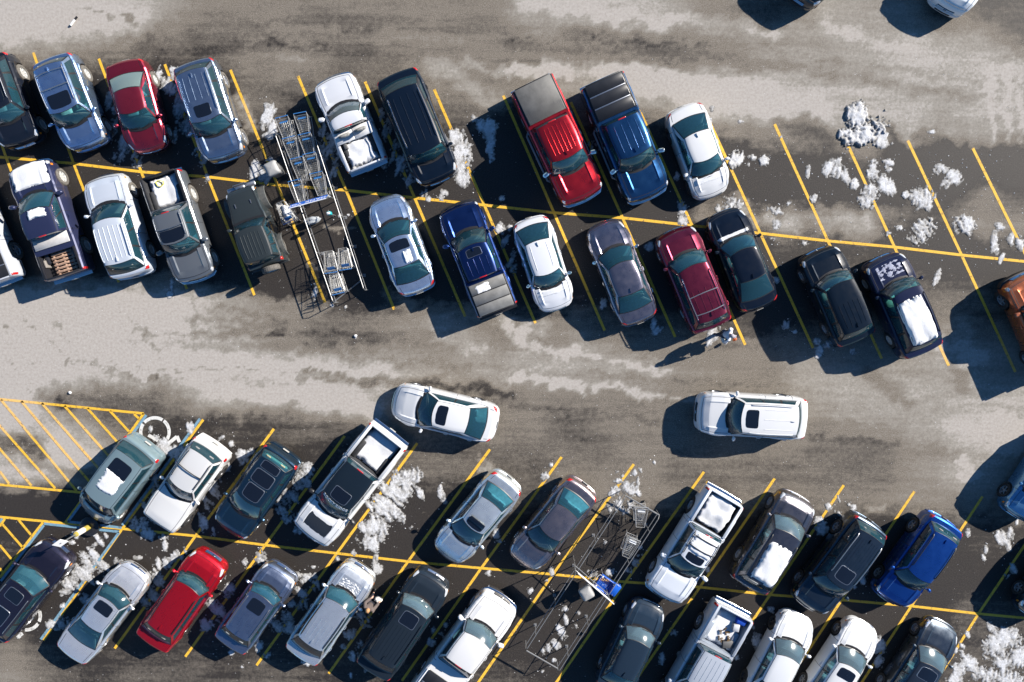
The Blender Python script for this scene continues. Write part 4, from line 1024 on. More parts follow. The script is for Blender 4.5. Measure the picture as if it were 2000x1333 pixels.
snow_on('C7', 'roof', (-.88, .80, .24, .99), .11, 'thick ragged snow slab on the roof of the bronze grey SUV', 4, .40)
snow_on('B12', 'roof', (-.66, .96, .16, .98), .13, 'smooth snow slab on the roof rack of the dark blue SUV', 5, .55)
snow_on('C0', 'roof', (-.62, .66, .22, .62), .05, 'ragged patch of snow in front of the sunroof of the teal grey minivan', 6, .25)
snow_on('C6', 'bed', (.02, .98, -.98, .98), .32, 'deep snow filling the bed of the white crew cab pickup', 7, .6, name='bed_snow')
snow_on('C6', 'roof', (-.8, .8, .34, .98), .06, 'snow between the roof bars of the white crew cab pickup', 9, .5)
snow_on('C3', 'bed', (.02, .98, -.98, .92), .14, 'smooth snow in the bed of the white pickup with the black roof', 10, .5, name='bed_snow')
snow_on('B3', 'bed', (.05, .97, -.9, .95), .16, 'lumpy snow in the bed of the grey pickup with roof rack', 11, .35, name='bed_snow')
snow_on('A4', 'bed', (.25, .98, -.95, .98), .20, 'uneven snow in the bed of the white regular cab pickup', 12, .30, name='bed_snow')
snow_on('D8', 'bed', (.02, .98, -.98, .98), .14, 'patchy snow in the cluttered bed of the silver pickup', 13, .30, name='bed_snow')
snow_on('A8', 'body', (.155, .235, -.80, .80), .025, 'crumbs of snow under the wipers of the white compact sedan in the top row', 14, .0, (12, 40), name='cowl_snow')
snow_on('B7', 'body', (.165, .245, -.72, .75), .03, 'strip of snow below the windshield of the white compact sedan in the second row', 15, .10, (12, 40), name='cowl_snow')
snow_on('B10', 'body', (.225, .262, -.80, .80), .03, 'thin ridge of snow along the cowl of the black fastback sedan', 16, .12, (12, 40), name='cowl_snow')
snow_on('D4', 'body', (.10, .25, -.75, .7), .018, 'flecks of melting snow on the hood of the silver white SUV beside the standing person', 17, -.50, (44, 70), name='hood_snow', fr=5.0)
snow_on('B12', 'body', (.04, .22, -.75, .75), .008, 'thin frost blotches on the hood of the dark blue SUV with the snow slab', 18, -.38, (50, 60), name='hood_frost', mat=simple('thin_frost', (.30,.32,.42), .6), fr=2.2)
snow_on('B6', 'bed', (.03, .34, -.2, .80), .02, 'melting ring of snow on the grey bed cover of the deep blue pickup', 19, .0, name='cover_snow')
o = [x for x in bpy.data.objects if x.name.startswith('cover_snow')][0]; o.location.z += V['B6'][1].zs(-1.5)+.084-.83

# ---- cargo
def bed_point(key, a, b, z=.83):
    root, v = V[key]; xa, xb = v.f2x(v.k['bed'][0]), v.f2x(v.k['bed'][1])
    p = Vector((lerp(xa, xb, a), b*.76*v.W, z)); c, s = math.cos(root.rotation_euler.z), math.sin(root.rotation_euler.z)
    return Vector((root.location.x+c*p.x-s*p.y, root.location.y+s*p.x+c*p.y, z)), root.rotation_euler.z
WOOD = simple('pallet_wood', (.42,.27,.19), .8, 0, 0, .35, 9)
p, rz = bed_point('B1', .52, -.12)
pal = empty('wooden_pallet', p, rz); tag(pal, 'stack of wooden pallets lying in the bed of the dark blue pickup', 'pallet')
mb = MB()
for y in (-.40, 0, .40): mb.box((0, y, .10), (1.02, .05, .10))
mb.build('stringers', WOOD, pal)
for i in range(7): mb = MB(); mb.box((lerp(-.46, .46, i/6), 0, .162+.004*(i % 2)), (.095, .98+.02*(i % 3), .022), ch=.004); mb.build('slat', WOOD, pal)
for i in range(3): mb = MB(); mb.box((lerp(-.46, .46, i/2), 0, .038), (.095, .98, .022)); mb.build('slat', WOOD, pal)
root, v = V['B1']; mb = MB(); x0 = v.f2x(.64); x1 = v.f2x(.738)
mb.box(((x0+x1)/2, 0, 1.285), (abs(x1-x0), 1.62*v.W, .04), ch=.01); mb.build('bed_cover_panel', simple('pale_cover', (.52,.51,.50), .5, 0, 0, .1), root)
mb = MB(); mb.box((v.f2x(v.k['bed'][0])-.35, .70, .90), (.34, .10, .5), ch=.03); mb.build('bed_side_liner', simple('liner_tan', (.22,.20,.18), .8), root)
random.seed(5)
def junk(key, name, label, cat, a, b, z, dims, mat, rot=0, ch=.03, extra=None):
    p, rz = bed_point(key, a, b, z); o = empty(name, p, rz+rot)
    mb = MB(); mb.box((0, 0, dims[2]/2), dims, ch=ch); mb.build('case', mat, o)
    mb = MB(); mb.box((0, 0, dims[2]+.012), (dims[0]*.92, dims[1]*.92, .03), ch=.01); mb.build('lid', simple('lid_'+mat.name, tuple(min(1, x*1.4+.02) for x in mat.diffuse_color[:3]) if False else (.12,.12,.12), .5) if extra is None else extra, o)
    tag(o, label, cat)
BLUEP = simple('blue_plastic', (.015,.07,.42), .4); GREYP = simple('grey_plastic', (.30,.31,.32), .5); REDP = simple('red_plastic', (.5,.03,.03), .4)
junk('D8', 'tool_case', 'blue case in the rear corner of the silver pickup bed', 'case', .88, .62, .90, (.30,.46,.22), BLUEP, .1, extra=BLUEP)
junk('D8', 'bucket', 'grey box beside the blue case in the silver pickup bed', 'box', .68, .50, .90, (.34,.30,.26), GREYP, .3, extra=simple('lid_pale', (.5,.52,.55), .4))
junk('D8', 'toolbox', 'dark toolbox against the front wall of the silver pickup bed', 'toolbox', .18, .62, .90, (.34,.50,.18), BLACK, .5)
junk('A4', 'storage_box', 'black box along the side wall of the white regular cab pickup bed', 'box', .30, .74, .88, (.50,.16,.22), BLACK, 0)
junk('A4', 'planter', 'small tan lump on the snow at the front of the white regular cab pickup bed', 'bucket', .22, .35, 1.0, (.28,.30,.14), simple('tan_plastic', (.35,.29,.22), .6), .4, .08, extra=SNOW_CLEAN)
mbx = MB(); p, rz = bed_point('B3', .76, -.15, 1.03)
pts = [p+Vector((.17*math.cos(a*.7)*(1+.2*math.sin(a*2.1)), .13*math.sin(a*.7), .02*math.sin(a*1.7)+.02)) for a in range(26)]
mbx.tube(pts, .016, 5); o = mbx.build('yellow_hose', simple('yellow_rubber', (.65,.60,.03), .5)); tag(o, 'tangled yellow strap lying on the snow in the grey pickup bed', 'strap')
mbx = MB(); p, rz = bed_point('D8', .35, .25, .98)
for i in range(14):
    mbx.box(p+Vector((random.uniform(-.35,.35), random.uniform(-.35,.35), random.uniform(0, .07))), (random.uniform(.05,.22), random.uniform(.03,.09), random.uniform(.02,.06)), mat=Matrix.Rotation(random.uniform(0, 3), 3, 'Z'))
o = mbx.build('scrap_wood', simple('scrap_brown', (.12,.075,.035), .8, 0, 0, .4)); tag(o, 'brown scraps poking out of the snow in the silver pickup bed', 'scraps', None, 'stuff')

# ------------------------------------------------------------------ shopping carts and corrals
WIRE = simple('cart_wire', (.50,.50,.485), .35, .35); WIREF = simple('cart_frame', (.56,.56,.55), .3, .35); CBLUE = simple('cart_blue', (.03,.16,.42), .5); CGREY = simple('cart_grey', (.25,.26,.27), .5)
def make_cart(handle=None, flap=None, wire=None):
    wire = wire or WIRE
    root = empty('shopping_cart'); 
    def corner(x, s, z):  # basket cross section
        k = (x-.10)/.82; w = lerp(.285, .205, k); zz = lerp(1.0, .93, k); zb = lerp(.60, .52, 1-k)
        t = (z)  # 0 bottom 1 top
        return Vector((x + (0 if t else 0), s*w*(lerp(.80, 1, t)), lerp(zb, zz, t)))
    mb = MB(); r = .0052
    xs = [lerp(.10, .92, i/10) for i in range(11)]
    for x in xs: mb.tube([corner(x, 1, 1), corner(x, 1, 0), corner(x, -1, 0), corner(x, -1, 1)], r, 3, cap=False)
    for t in (0, .33, .66):
        for s in (1, -1): mb.tube([corner(xs[0], s, t), corner(xs[-1], s, t)], r, 3, cap=False)
    for i in range(9):
        u = lerp(-.88, .88, i/8); a, b = corner(xs[0], 1, 0), corner(xs[-1], 1, 0); mb.tube([(a.x, u*a.y, a.z), (b.x, u*b.y, b.z), (b.x+.03, u*b.y*1.2, corner(xs[-1], 1, 1).z)], r, 3, cap=False)
        a1 = corner(xs[0], 1, 1); mb.tube([(a.x, u*a.y, a.z), (a1.x, u*a1.y, a1.z)], r, 3, cap=False)
    mb.build('basket', wire, root, merge=0)
    mb = MB(); R1 = .0115
    top = [corner(.10, 1, 1), corner(.92, 1, 1)+Vector((.03, -.02, 0)), corner(.92, -1, 1)+Vector((.03, .02, 0)), corner(.10, -1, 1)]
    mb.tube(top, R1, 6, closed=True)
    for s in (1, -1):
        mb.tube([(0, s*.27, 1.04), (.10, s*.285, 1.0), (.16, s*.27, .60), (.05, s*.26, .30), (.02, s*.26, .13)], R1, 5)
        mb.tube([(.05, s*.26, .30), (.45, s*.23, .22), (.88, s*.19, .20), (.90, s*.19, .13)], R1, 5)
        mb.tube([(.16, s*.24, .60), (.70, s*.18, .55)], R1*.8, 5)
    mb.tube([(.05, .26, .30), (.05, -.26, .30)], R1*.8, 5); mb.tube([(.88, .19, .20), (.88, -.19, .20)], R1*.8, 5)
    for i in range(5): y = lerp(-.18, .18, i/4); mb.tube([(.06, y, .30), (.86, y*.9, .21)], .006, 4)
    mb.build('frame', WIREF, root, merge=0)
    mb = MB(); mb.tube([(0, -.28, 1.04), (0, .28, 1.04)], .019, 8); mb.build('handle', handle or CBLUE, root)
    mb = MB(); mb.box((.19, 0, .90), (.015, .34, .18), mat=Matrix.Rotation(R_(38), 3, 'Y'), ch=.004); mb.build('seat_flap', flap or CBLUE, root)
    mb = MB(); mb.tube([(.30, -.22, .97), (.26, -.20, .72), (.26, .20, .72), (.30, .22, .97)], .007, 4)
    for i in range(6): y = lerp(-.18, .18, i/5); mb.tube([(.26, y, .72), (.31, y, .97)], .005, 3)
    mb.build('child_seat', wire, root, merge=0)
    wm = MB(); wm.lathe([(.001, -.015), (.045, -.015), (.06, -.01), (.06, .01), (.045, .015), (.001, .015)], 12); me = wm.mesh('wheel', [BLACK])
    for x, y in ((.02, .26), (.02, -.26), (.90, .19), (.90, -.19)): link(me, 'wheel', root, (x, y, .06))
    return root
proto = make_cart(); proto2 = make_cart(CGREY, simple('pale_flap', (.45,.48,.52), .5))
used = {}
def cart(px, py, dx, dy, label, group, pr=proto, nose=False):
    p = G(px, py, 1.0); q = G(px+dx, py+dy, 1.0); a = math.atan2(q.y-p.y, q.x-p.x)
    o = pr if pr.name not in used else copy_tree(pr)
    used[pr.name] = 1
    o.location = (p.x, p.y, 0); o.rotation_euler.z = a; tag(o, label, 'shopping cart', group); return o
G1 = 'shopping carts pushed into the left cart corral'
for i, (x, y, dx, dy, w) in enumerate([(550,229,23,86,'rearmost'),(563.5,269,23,86,'second from the back'),(579,309,23,86,'third from the back'),(575,353,22,86,'front most')]):
    cart(x, y, dx, dy, f'{w} cart of the left hand line in the left corral, blue handle', G1)
for i, (x, y, dx, dy, w) in enumerate([(586,221,18,88,'rearmost'),(594.5,262,21,88,'second from the back'),(604,300,21,88,'third from the back'),(617,338,23,88,'front most')]):
    cart(x, y, dx, dy, f'{w} cart of the right hand line in the left corral, blue handle', G1)
cart(647,533,-14,-84,'empty cart on the left of the pair below the sign of the left corral', G1)
cart(675,527,-14,-84,'empty cart on the right of the pair below the sign of the left corral', G1)
cart(661,574,-22,-80,'lone cart behind the pair at the lower end of the left corral', G1)
cs = cart(565,434,-30,-60,'snow filled cart standing outside the left corral beside the dark off-road vehicle', G1)
G2 = 'shopping carts in the right cart corral'
cart(1254,991,-6,86,'upper grey cart at the top end of the right corral', G2, proto2)
cart(1240,1053,-36,80,'lower grey cart leaning against the rail of the right corral', G2, proto2)
def kid_cart():
    a = G(1172,1136,.9); b = G(1200,1156,.9); ang = math.atan2(b.y-a.y, b.x-a.x)
    o = empty('childrens_cart', (a.x, a.y, 0), ang); tag(o, 'blue plastic children\'s cart poking out of the right corral by the sign', 'shopping cart')
    bl = simple('bright_blue_plastic', (.012,.10,.50), .35)
    mb = MB()
    for i in range(9):
        x = lerp(-.06, .62, i/8); mb.box((x, 0, .78), (.030, .60, .02))
    for j in range(8):
        y = lerp(-.29, .29, j/7); mb.box((.28, y, .785), (.70, .028, .02))
    for s in (1, -1): mb.box((.28, s*.31, .86), (.74, .03, .20), ch=.01)
    mb.box((-.09, 0, .86), (.03, .62, .2), ch=.01); mb.box((.65, 0, .86), (.03, .62, .2), ch=.01); mb.build('basket', bl, o)
    mb = MB(); mb.box((.86, 0, .62), (.38, .58, .10), ch=.03); mb.box((1.02, 0, .42), (.10, .56, .40), ch=.03); mb.build('child_seat', bl, o)
    mb = MB(); mb.tube([(-.22, -.28, 1.0), (-.26, -.2, 1.02), (-.26, .2, 1.02), (-.22, .28, 1.0), (-.08, .29, .92)], .018, 6); mb.tube([(-.22, -.28, 1.0), (-.08, -.29, .92)], .018); mb.build('handle', WIREF, o)
    for x, y in ((-.02, .27), (-.02, -.27), (.9, .25), (.9, -.25)):
        mb = MB(); mb.tube([(x, y, .7), (x, y, .12)], .014, 5); mb.build('leg', WIREF, o)
        mb = MB(); mb.lathe([(.001, -.018), (.05, -.018), (.065, 0), (.05, .018), (.001, .018)], 12, c=(x, y, .065)); mb.build('wheel', BLACK, o)
    for x in (-.04, .60):
        for y in (-.26, .26): mb = MB(); mb.box((x, y, .965), (.07, .10, .012), ch=.003); mb.build('label_sticker', simple('sticker', (.7,.66,.60), .5), o)
kid_cart()
GALV = simple('galvanised_tube', (.24,.245,.25), .42, .4); SIGNW = simple('sign_white', (.72,.72,.72), .4)
def rail(mb, A, B, z, r=.024):
    a, b = G(*A, z), G(*B, z); mb.tube([a, b], r, 7)
def corral(label, L0, L1, R0, R1, name='cart_corral', npost=5, endbars=()):
    o = empty(name, G((L0[0]+R1[0])/2, (L0[1]+R1[1])/2)); tag(o, label, 'cart corral'); inv = Matrix.Translation(-o.location)
    for P, Q in ((L0, L1), (R0, R1)):
        a, b = G(*P, 1.0), G(*Q, 1.0)
        mb = MB(); mb.tube([inv @ q for q in (Vector((a.x, a.y, .1)), Vector((a.x, a.y, .85)), a.lerp(b, .015), a.lerp(b, .5), a.lerp(b, .985), Vector((b.x, b.y, .85)), Vector((b.x, b.y, .1)))], .02, 7); mb.build('top_rail', GALV, o)
        mb = MB(); mb.tube([inv @ Vector((a.x, a.y, .52)), inv @ Vector((b.x, b.y, .52))], .017, 6); mb.build('lower_rail', GALV, o)
        for i in range(npost):
            q = a.lerp(b, (i+.5)/npost); mb = MB(); mb.tube([inv @ Vector((q.x, q.y, .0)), inv @ Vector((q.x, q.y, .99))], .022, 6); mb.box(inv @ Vector((q.x, q.y, .01)), (.14, .14, .02)); mb.build('post', GALV, o)
    for A, B, z in endbars:
        a, b = G(*A, z), G(*B, z); mb = MB(); mb.tube([inv @ a, inv @ b], .03, 6)
        mb.build('cross_bar', GALV, o)
    return o
corral('left cart corral of galvanised tube holding two lines of carts', (537,261), (651,592), (616,273), (711,567), endbars=[((652,590),(708,546),.06), ((537,261),(616,273),.06)])
corral('right cart corral of galvanised tube with a few carts and slush', (1223,969), (1027,1271), (1289,1009), (1090,1314), endbars=[((1223,969),(1288,1007),1.0), ((1224,970),(1284,1004),.52), ((1028,1271),(1089,1306),.95)])
def sign(label, A, B, zt, h, face, txt, tcol, lean, posts, frame=GALV):
    a, b = G(*A, zt), G(*B, zt); c = (a+b)/2; w = (b-a).length; ang = math.atan2(b.y-a.y, b.x-a.x)
    o = empty('corral_sign', (c.x, c.y, 0), ang); tag(o, label, 'sign')
    M = Matrix.Rotation(R_(lean), 3, 'X'); cc = Vector((0, 0, zt))+M @ Vector((0, 0, -h/2))
    mb = MB(); mb.box(cc, (w, .035, h), mat=M, ch=.006); mb.build('sign_panel', face, o)
    for s in (1, -1):
        mb = MB(); mb.tube([(s*(w/2+.01), 0, zt+.02), (s*(w/2+.01), cc.y*2, zt-h), (s*(w/2-.06), cc.y*2.0, 1.0), (s*(w/2-.06), cc.y*2, .0)], .022, 6); mb.build('post', frame, o)
    mb = MB(); mb.tube([(-w/2, 0, zt+.02), (w/2, 0, zt+.02)], .022, 6); mb.build('frame', SIGNW, o)
    mb = MB(); mb.tube([(-w/2, cc.y*2, zt-h-.02), (w/2, cc.y*2, zt-h-.02)], .022, 6); mb.build('frame', SIGNW, o)
    mb = MB(); mb.tube([(-w/2+.06, cc.y*2, 1.15), (w/2-.06, cc.y*2, 1.15)], .02, 6); mb.build('brace', frame, o)
    if txt:
        for sd in (1, -1):
            t_o, _ = text_obj(txt, .30, tcol, 'sign_text', o, None, bold=.004)
            R3 = Matrix.Rotation(math.pi if sd > 0 else 0, 3, 'Z') @ Matrix.Rotation(R_(90), 3, 'X')
            for q in t_o.data.vertices: q.co = M @ (R3 @ q.co + Vector((0, sd*.021, -h/2))) + Vector((0, 0, zt))
sign('blue sign with white letters across the left cart corral', (564,408), (637,388), 2.3, .50, simple('sign_blue', (.008,.13,.60), .4), 'THANK YOU', TXTM, 24, None)
sign('white sign seen edge on across the right cart corral', (1129,1120), (1199,1180), 2.3, .55, SIGNW, None, None, -14, None)
mbs = MB()
def bin_(px, py, label, rz):
    p = G(px, py); o = empty('waste_bin', p, rz); tag(o, label, 'waste bin', 'grey waste bins at the cart corrals'); g = simple('bin_grey', (.20,.20,.20), .6, 0, 0, .1); g2 = simple('bin_lid_grey', (.32,.32,.315), .5)
    def sq(w, z, r=.3): return [Vector((math.copysign(abs(math.cos(a))**r, math.cos(a))*w, math.copysign(abs(math.sin(a))**r, math.sin(a))*w, z)) for a in [2*math.pi*i/28 for i in range(29)]]
    mb = MB(); mb.grid([sq(.22, 0), sq(.24, .3), sq(.275, .80)]); mb.build('bin_body', g, o)
    mb = MB(); mb.grid([sq(.29, .78), sq(.30, .84), sq(.29, .98), sq(.25, 1.05), sq(.12, 1.08), sq(.01, 1.085)]); mb.build('lid', g2, o, angle=60)
    mb = MB(); mb.box((.275, 0, .92), (.05, .34, .10), ch=.015); mb.build('opening', BLACK, o)
bin_(545, 336, 'grey waste bin standing outside the left cart corral', R_(25))
bin_(1142, 1142, 'grey waste bin beside the sign of the right cart corral', R_(-60))
# litter next to the left sign
p = G(612, 432); o = empty('plastic_bag', p, .3); tag(o, 'pale plastic bag bulging on the low bar of the left corral under the blue sign', 'bag')
bmx = MB()
def lump(mb, c, r, seed, n=14, sq=(1,1,1)):
    rows = []
    for i in range(n+1):
        th = math.pi*i/n; row = []
        for j in range(n+1):
            ph = 2*math.pi*(j % n)/n; d = Vector((math.sin(th)*math.cos(ph), math.sin(th)*math.sin(ph), math.cos(th)))
            k = r*(1+.35*noise.noise(d*1.7+Vector((seed, 0, 0)))+.18*noise.noise(d*4+Vector((seed, 2, 0)))); row.append((c[0]+d.x*k*sq[0], c[1]+d.y*k*sq[1], c[2]+d.z*k*sq[2]))
        rows.append(row)
    mb.grid(rows)
lump(bmx, (0, 0, .2), .20, 3, sq=(1.9, .8, 1)); bmx.build('bag_film', simple('white_film', (.40,.43,.46), .35, 0, .4, .15), o)
p = G(645, 418, .9); o = empty('wipes_dispenser', (p.x, p.y, 0), .25); tag(o, 'turquoise dispenser box on the right rail post under the blue sign', 'dispenser')
mb = MB(); mb.box((0, 0, 1.05), (.18, .14, .30), ch=.02); mb.build('box_shell', simple('turquoise', (.02,.42,.45), .4), o); mb = MB(); mb.box((0, 0, 1.22), (.14, .10, .03), ch=.01); mb.build('lid', SIGNW, o); mb = MB(); mb.tube([(0,0,.0),(0,0,.9)], .02); mb.build('post', GALV, o)

# accessible parking sign on a bollard in a weighted base
p = G(178, 1027); o = empty('parking_sign', p, 0); tag(o, 'white parking sign on a thin post in a yellow bollard with a round black base', 'sign post')
mb = MB(); mb.lathe([(.001, 0), (.42, 0), (.46, .06), (.45, .16), (.36, .22), (.16, .23), (.14, .20), (.001, .20)], 32, axis='z'); mb.build('base', simple('black_rubber', (.018,.018,.02), .35, 0, .3, .3), o)
mb = MB(); mb.lathe([(.001, .2), (.125, .2), (.125, 1.10), (.11, 1.17), (.05, 1.20), (.001, 1.20)], 20, axis='z'); mb.build('bollard', simple('bollard_yellow', (.42,.33,.07), .4), o)  # olive yellow puts the shade of the lower part into the colour
mb = MB(); mb.lathe([(.001, .60), (.131, .60), (.131, 1.12), (.001, 1.12)], 20, axis='z'); mb.build('sunlit_sleeve', simple('sleeve_sunlit_white', (.75,.70,.64), .4), o)  # white paints in the sunlight on the bollard's upper half
mb = MB(); mb.tube([(0,0,1.15),(0,0,2.25)], .03, 8); mb.build('pole', GALV, o)
M = Matrix.Rotation(R_(35), 3, 'Z') @ Matrix.Rotation(R_(-38), 3, 'X')
mb = MB(); mb.box((-.02, .0, 2.22), (.46, .02, .42), mat=M, ch=.006); mb.build('sign_plate', simple('plate_clean_white', (.80,.80,.80), .4), o)
mb = MB(); mb.box(Vector((-.02, .0, 2.22))+M @ Vector((0, .013, .02)), (.13, .004, .10), mat=M); mb.build('sign_symbol', simple('symbol_blue', (.10,.20,.45), .5), o)

# ------------------------------------------------------------------ people
def skin_obj(name, verts, edges, radii, mat, parent, root_i=0, sub=2):
    me = bpy.data.meshes.new(name); me.from_pydata(verts, edges, []); me.materials.append(mat)
    o = bpy.data.objects.new(name, me); col.objects.link(o); o.parent = parent
    md = o.modifiers.new('skin', 'SKIN'); sv = me.skin_vertices[0] if me.skin_vertices else None
    if sv is None:
        bm = bmesh.new(); bm.from_mesh(me); bm.verts.layers.skin.verify(); bm.to_mesh(me); bm.free(); sv = me.skin_vertices[0]
    for i, r in enumerate(radii):
        rr = r if isinstance(r, tuple) else (r, r); sv.data[i].radius = rr; sv.data[i].use_root = (i == root_i)
    sb_ = o.modifiers.new('sub', 'SUBSURF'); sb_.levels = sub; sb_.render_levels = sub
    dg = bpy.context.evaluated_depsgraph_get(); nm = bpy.data.meshes.new_from_object(o.evaluated_get(dg)); o.modifiers.clear(); o.data = nm
    nm.polygons.foreach_set('use_smooth', [True]*len(nm.polygons)); nm.materials.clear(); nm.materials.append(mat)
    return o
SKIN = simple('skin', (.55,.33,.24), .5)
def person(px, py, face, label, jacket, trousers, hairm, hands, cap=False, longhair=False, female=False, feet=None, lean=0.0):
    g = G(px, py); root = empty('person', g, R_(face)); tag(root, label, 'person')
    h = 1.0 if not female else .94
    V_ = []; E_ = []; Rr = []
    def add(p, r, par=None):
        V_.append((p[0]*h, p[1]*h, p[2]*h)); Rr.append(r); i = len(V_)-1
        if par is not None: E_.append((par, i))
        return i
    fl, fr_ = feet or ((.18, .10), (-.16, -.10))
    pel = add((0, 0, .95), (.13, .16)); sp = add((.0+lean*.4, 0, 1.15), (.11, .14), pel); ch_ = add((lean*.8, 0, 1.35), (.12, .17), sp); nk = add((lean, 0, 1.50), .055, ch_)
    hd = add((.03+lean*1.1, 0, 1.60), .085, nk); tp = add((.03+lean*1.15, 0, 1.70), .088, hd)
    nose = add((.125+lean*1.1, 0, 1.61), .018, hd); 
    for s in (1, -1): add((.03+lean*1.1, s*.095, 1.61), .018, hd)
    body_parts = {}
    for s, fxy in ((1, fl), (-1, fr_)):
        hp = add((0, s*.10, .90), .095, pel); kn = add((fxy[0]*.62+.05, s*.11, .50), .062, hp); an = add((fxy[0], fxy[1], .10), .042, kn); to = add((fxy[0]+.15, fxy[1], .045), .038, an)
        body_parts[s] = (hp, kn, an, to)
    arms = {}
    for s, hand in ((1, hands[0]), (-1, hands[1])):
        sh = add((lean*.9, s*.19, 1.42), .060, ch_); el = add(((hand[0])*.45-.04+lean*.5, s*.27, lerp(1.42, hand[2], .55)), .043, sh); wr = add(hand, .028, el)
        d = (Vector(hand)-Vector((V_[el][0]/h, V_[el][1]/h, V_[el][2]/h))).normalized(); pm = add(tuple(Vector(hand)+d*.07), (.038, .018), wr)
        sd = d.cross(Vector((0, 0, 1))); sd = sd.normalized() if sd.length > .1 else Vector((0, 1, 0)); dn = sd.cross(d).normalized()
        for k, (o_, L_) in enumerate(((-.03, .07), (-.01, .082), (.01, .078), (.03, .062))):
            b0_ = Vector(hand)+d*.095+sd*o_; f1 = add(tuple(b0_), .009, pm); f2 = add(tuple(b0_+d*L_*.5-dn*.012), .0085, f1); add(tuple(b0_+d*L_*.8-dn*.04), .0075, f2)
        th = add(tuple(Vector(hand)+d*.04+sd*.042), .010, pm); add(tuple(Vector(hand)+d*.08+sd*.06-dn*.01), .0085, th)
        arms[s] = (sh, el, wr)
    skin_obj('body', V_, E_, Rr, SKIN, root)
    # jacket and trousers follow the body
    def sub(ids, extra=.016, scale=1.0):
        m = {a: i for i, a in enumerate(ids)}
        vv = [V_[a] for a in ids]; ee = [(m[a], m[b]) for a, b in E_ if a in m and b in m]
        rr = [tuple((x+extra)*scale for x in (Rr[a] if isinstance(Rr[a], tuple) else (Rr[a], Rr[a]))) for a in ids]
        return vv, ee, rr
    vv, ee, rr = sub([pel, sp, ch_, nk, arms[1][0], arms[1][1], arms[1][2], arms[-1][0], arms[-1][1], arms[-1][2]], .040)
    if cap or longhair: rr[3] = (.075, .075); rr[2] = (.155, .215)
    skin_obj('jacket', vv, ee, rr, jacket, root)
    bp_ = body_parts; ids = [pel] + [bp_[s][k] for s in (1, -1) for k in (0, 1, 2)]
    vv, ee, rr = sub(ids, .014); vv[0] = (vv[0][0], vv[0][1], vv[0][2]-.03); skin_obj('trousers', vv, ee, rr, trousers, root)
    for s in (1, -1):
        a = V_[bp_[s][2]]; b = V_[bp_[s][3]]; mb = MB(); mb.box(((a[0]+b[0])/2+.02, a[1], .055), (.29, .10, .11), ch=.035); mb.build('shoe', BLACK, root, angle=70)
    hx = (.03+lean*1.12)*h
    mb = MB(); rows = []
    for i in range(9):
        th = math.pi*.62*i/8; row = []
        for j in range(17):
            ph = 2*math.pi*(j % 16)/16; k = 1+.06*noise.noise(Vector((i*.8, j*.8, px)))
            lo = 1.0 if not longhair else (1.0+.35*max(0, -math.cos(ph)))
            row.append((hx-.008+.108*k*math.sin(th)*math.cos(ph), .100*k*math.sin(th)*math.sin(ph), 1.685*h+.115*math.cos(th)*(lo if i > 5 else 1)))
        rows.append(row)
    mb.grid(rows); mb.build('cap' if cap else 'hair', hairm, root, angle=80)
    if cap: mb = MB(); mb.box((hx+.13, 0, 1.69*h), (.10, .14, .015), mat=Matrix.Rotation(R_(12), 3, 'Y'), ch=.006); mb.build('cap_brim', hairm, root)
    if longhair:
        mb = MB(); lump(mb, (hx-.07, 0, 1.60*h), .095, 5, 12, (.8, 1.05, 1.25)); mb.build('hair', hairm, root, angle=80)
    return root
DENIM = simple('denim', (.05,.07,.12), .8, 0, 0, .2)
person(1405, 650, -12, 'person in a white jacket and grey cap carrying bags behind the maroon SUV', simple('white_jacket', (.66,.69,.76), .8, 0, 0, .08, 6), DENIM, simple('grey_cap', (.33,.31,.34), .8), ((.22, .26, 1.02), (.12, -.36, .92)), cap=True, feet=((.16,.1), (-.2,-.1)), lean=.05)
person(731, 1165, 66, 'person with light brown hair in a brown coat beside the silver white SUV', simple('brown_coat', (.115,.09,.082), .85, 0, 0, .15, 7), simple('dark_trousers', (.02,.02,.03), .8), simple('blond_hair', (.42,.22,.09), .6, 0, 0, .3, 30), ((.40, .10, 1.10), (.30, -.34, .98)), longhair=True, female=True, lean=.04)
def bag(px, py, z, label, r, mat, seed):
    p = G(px, py, z); o = empty('shopping_bag', (p.x, p.y, z-.40), seed); tag(o, label, 'bag')
    mb = MB(); lump(mb, (0, 0, .17), r, seed, 14, (1.1, .7, 1.0)); mb.build('bag_pouch', mat, o, angle=50); mb = MB(); mb.tube([(-.05, 0, .28), (-.02, 0, .42), (.02, 0, .42), (.05, 0, .28)], .008, 4); mb.build('bag_handle', mat, o)
bagm = simple('bag_white', (.66,.64,.60), .5, 0, .2, .25, 14)
bag(1417, 664, .85, 'crumpled white bag in the hand of the person in the white jacket', .20, bagm, 2)
bag(1438, 664, .62, 'orange bag on the arm of the person in the white jacket', .09, simple('orange_bag', (.70,.16,.04), .6), 4)
bag(737, 1176, .95, 'white plastic bag held by the person in the brown coat', .17, bagm, 6)

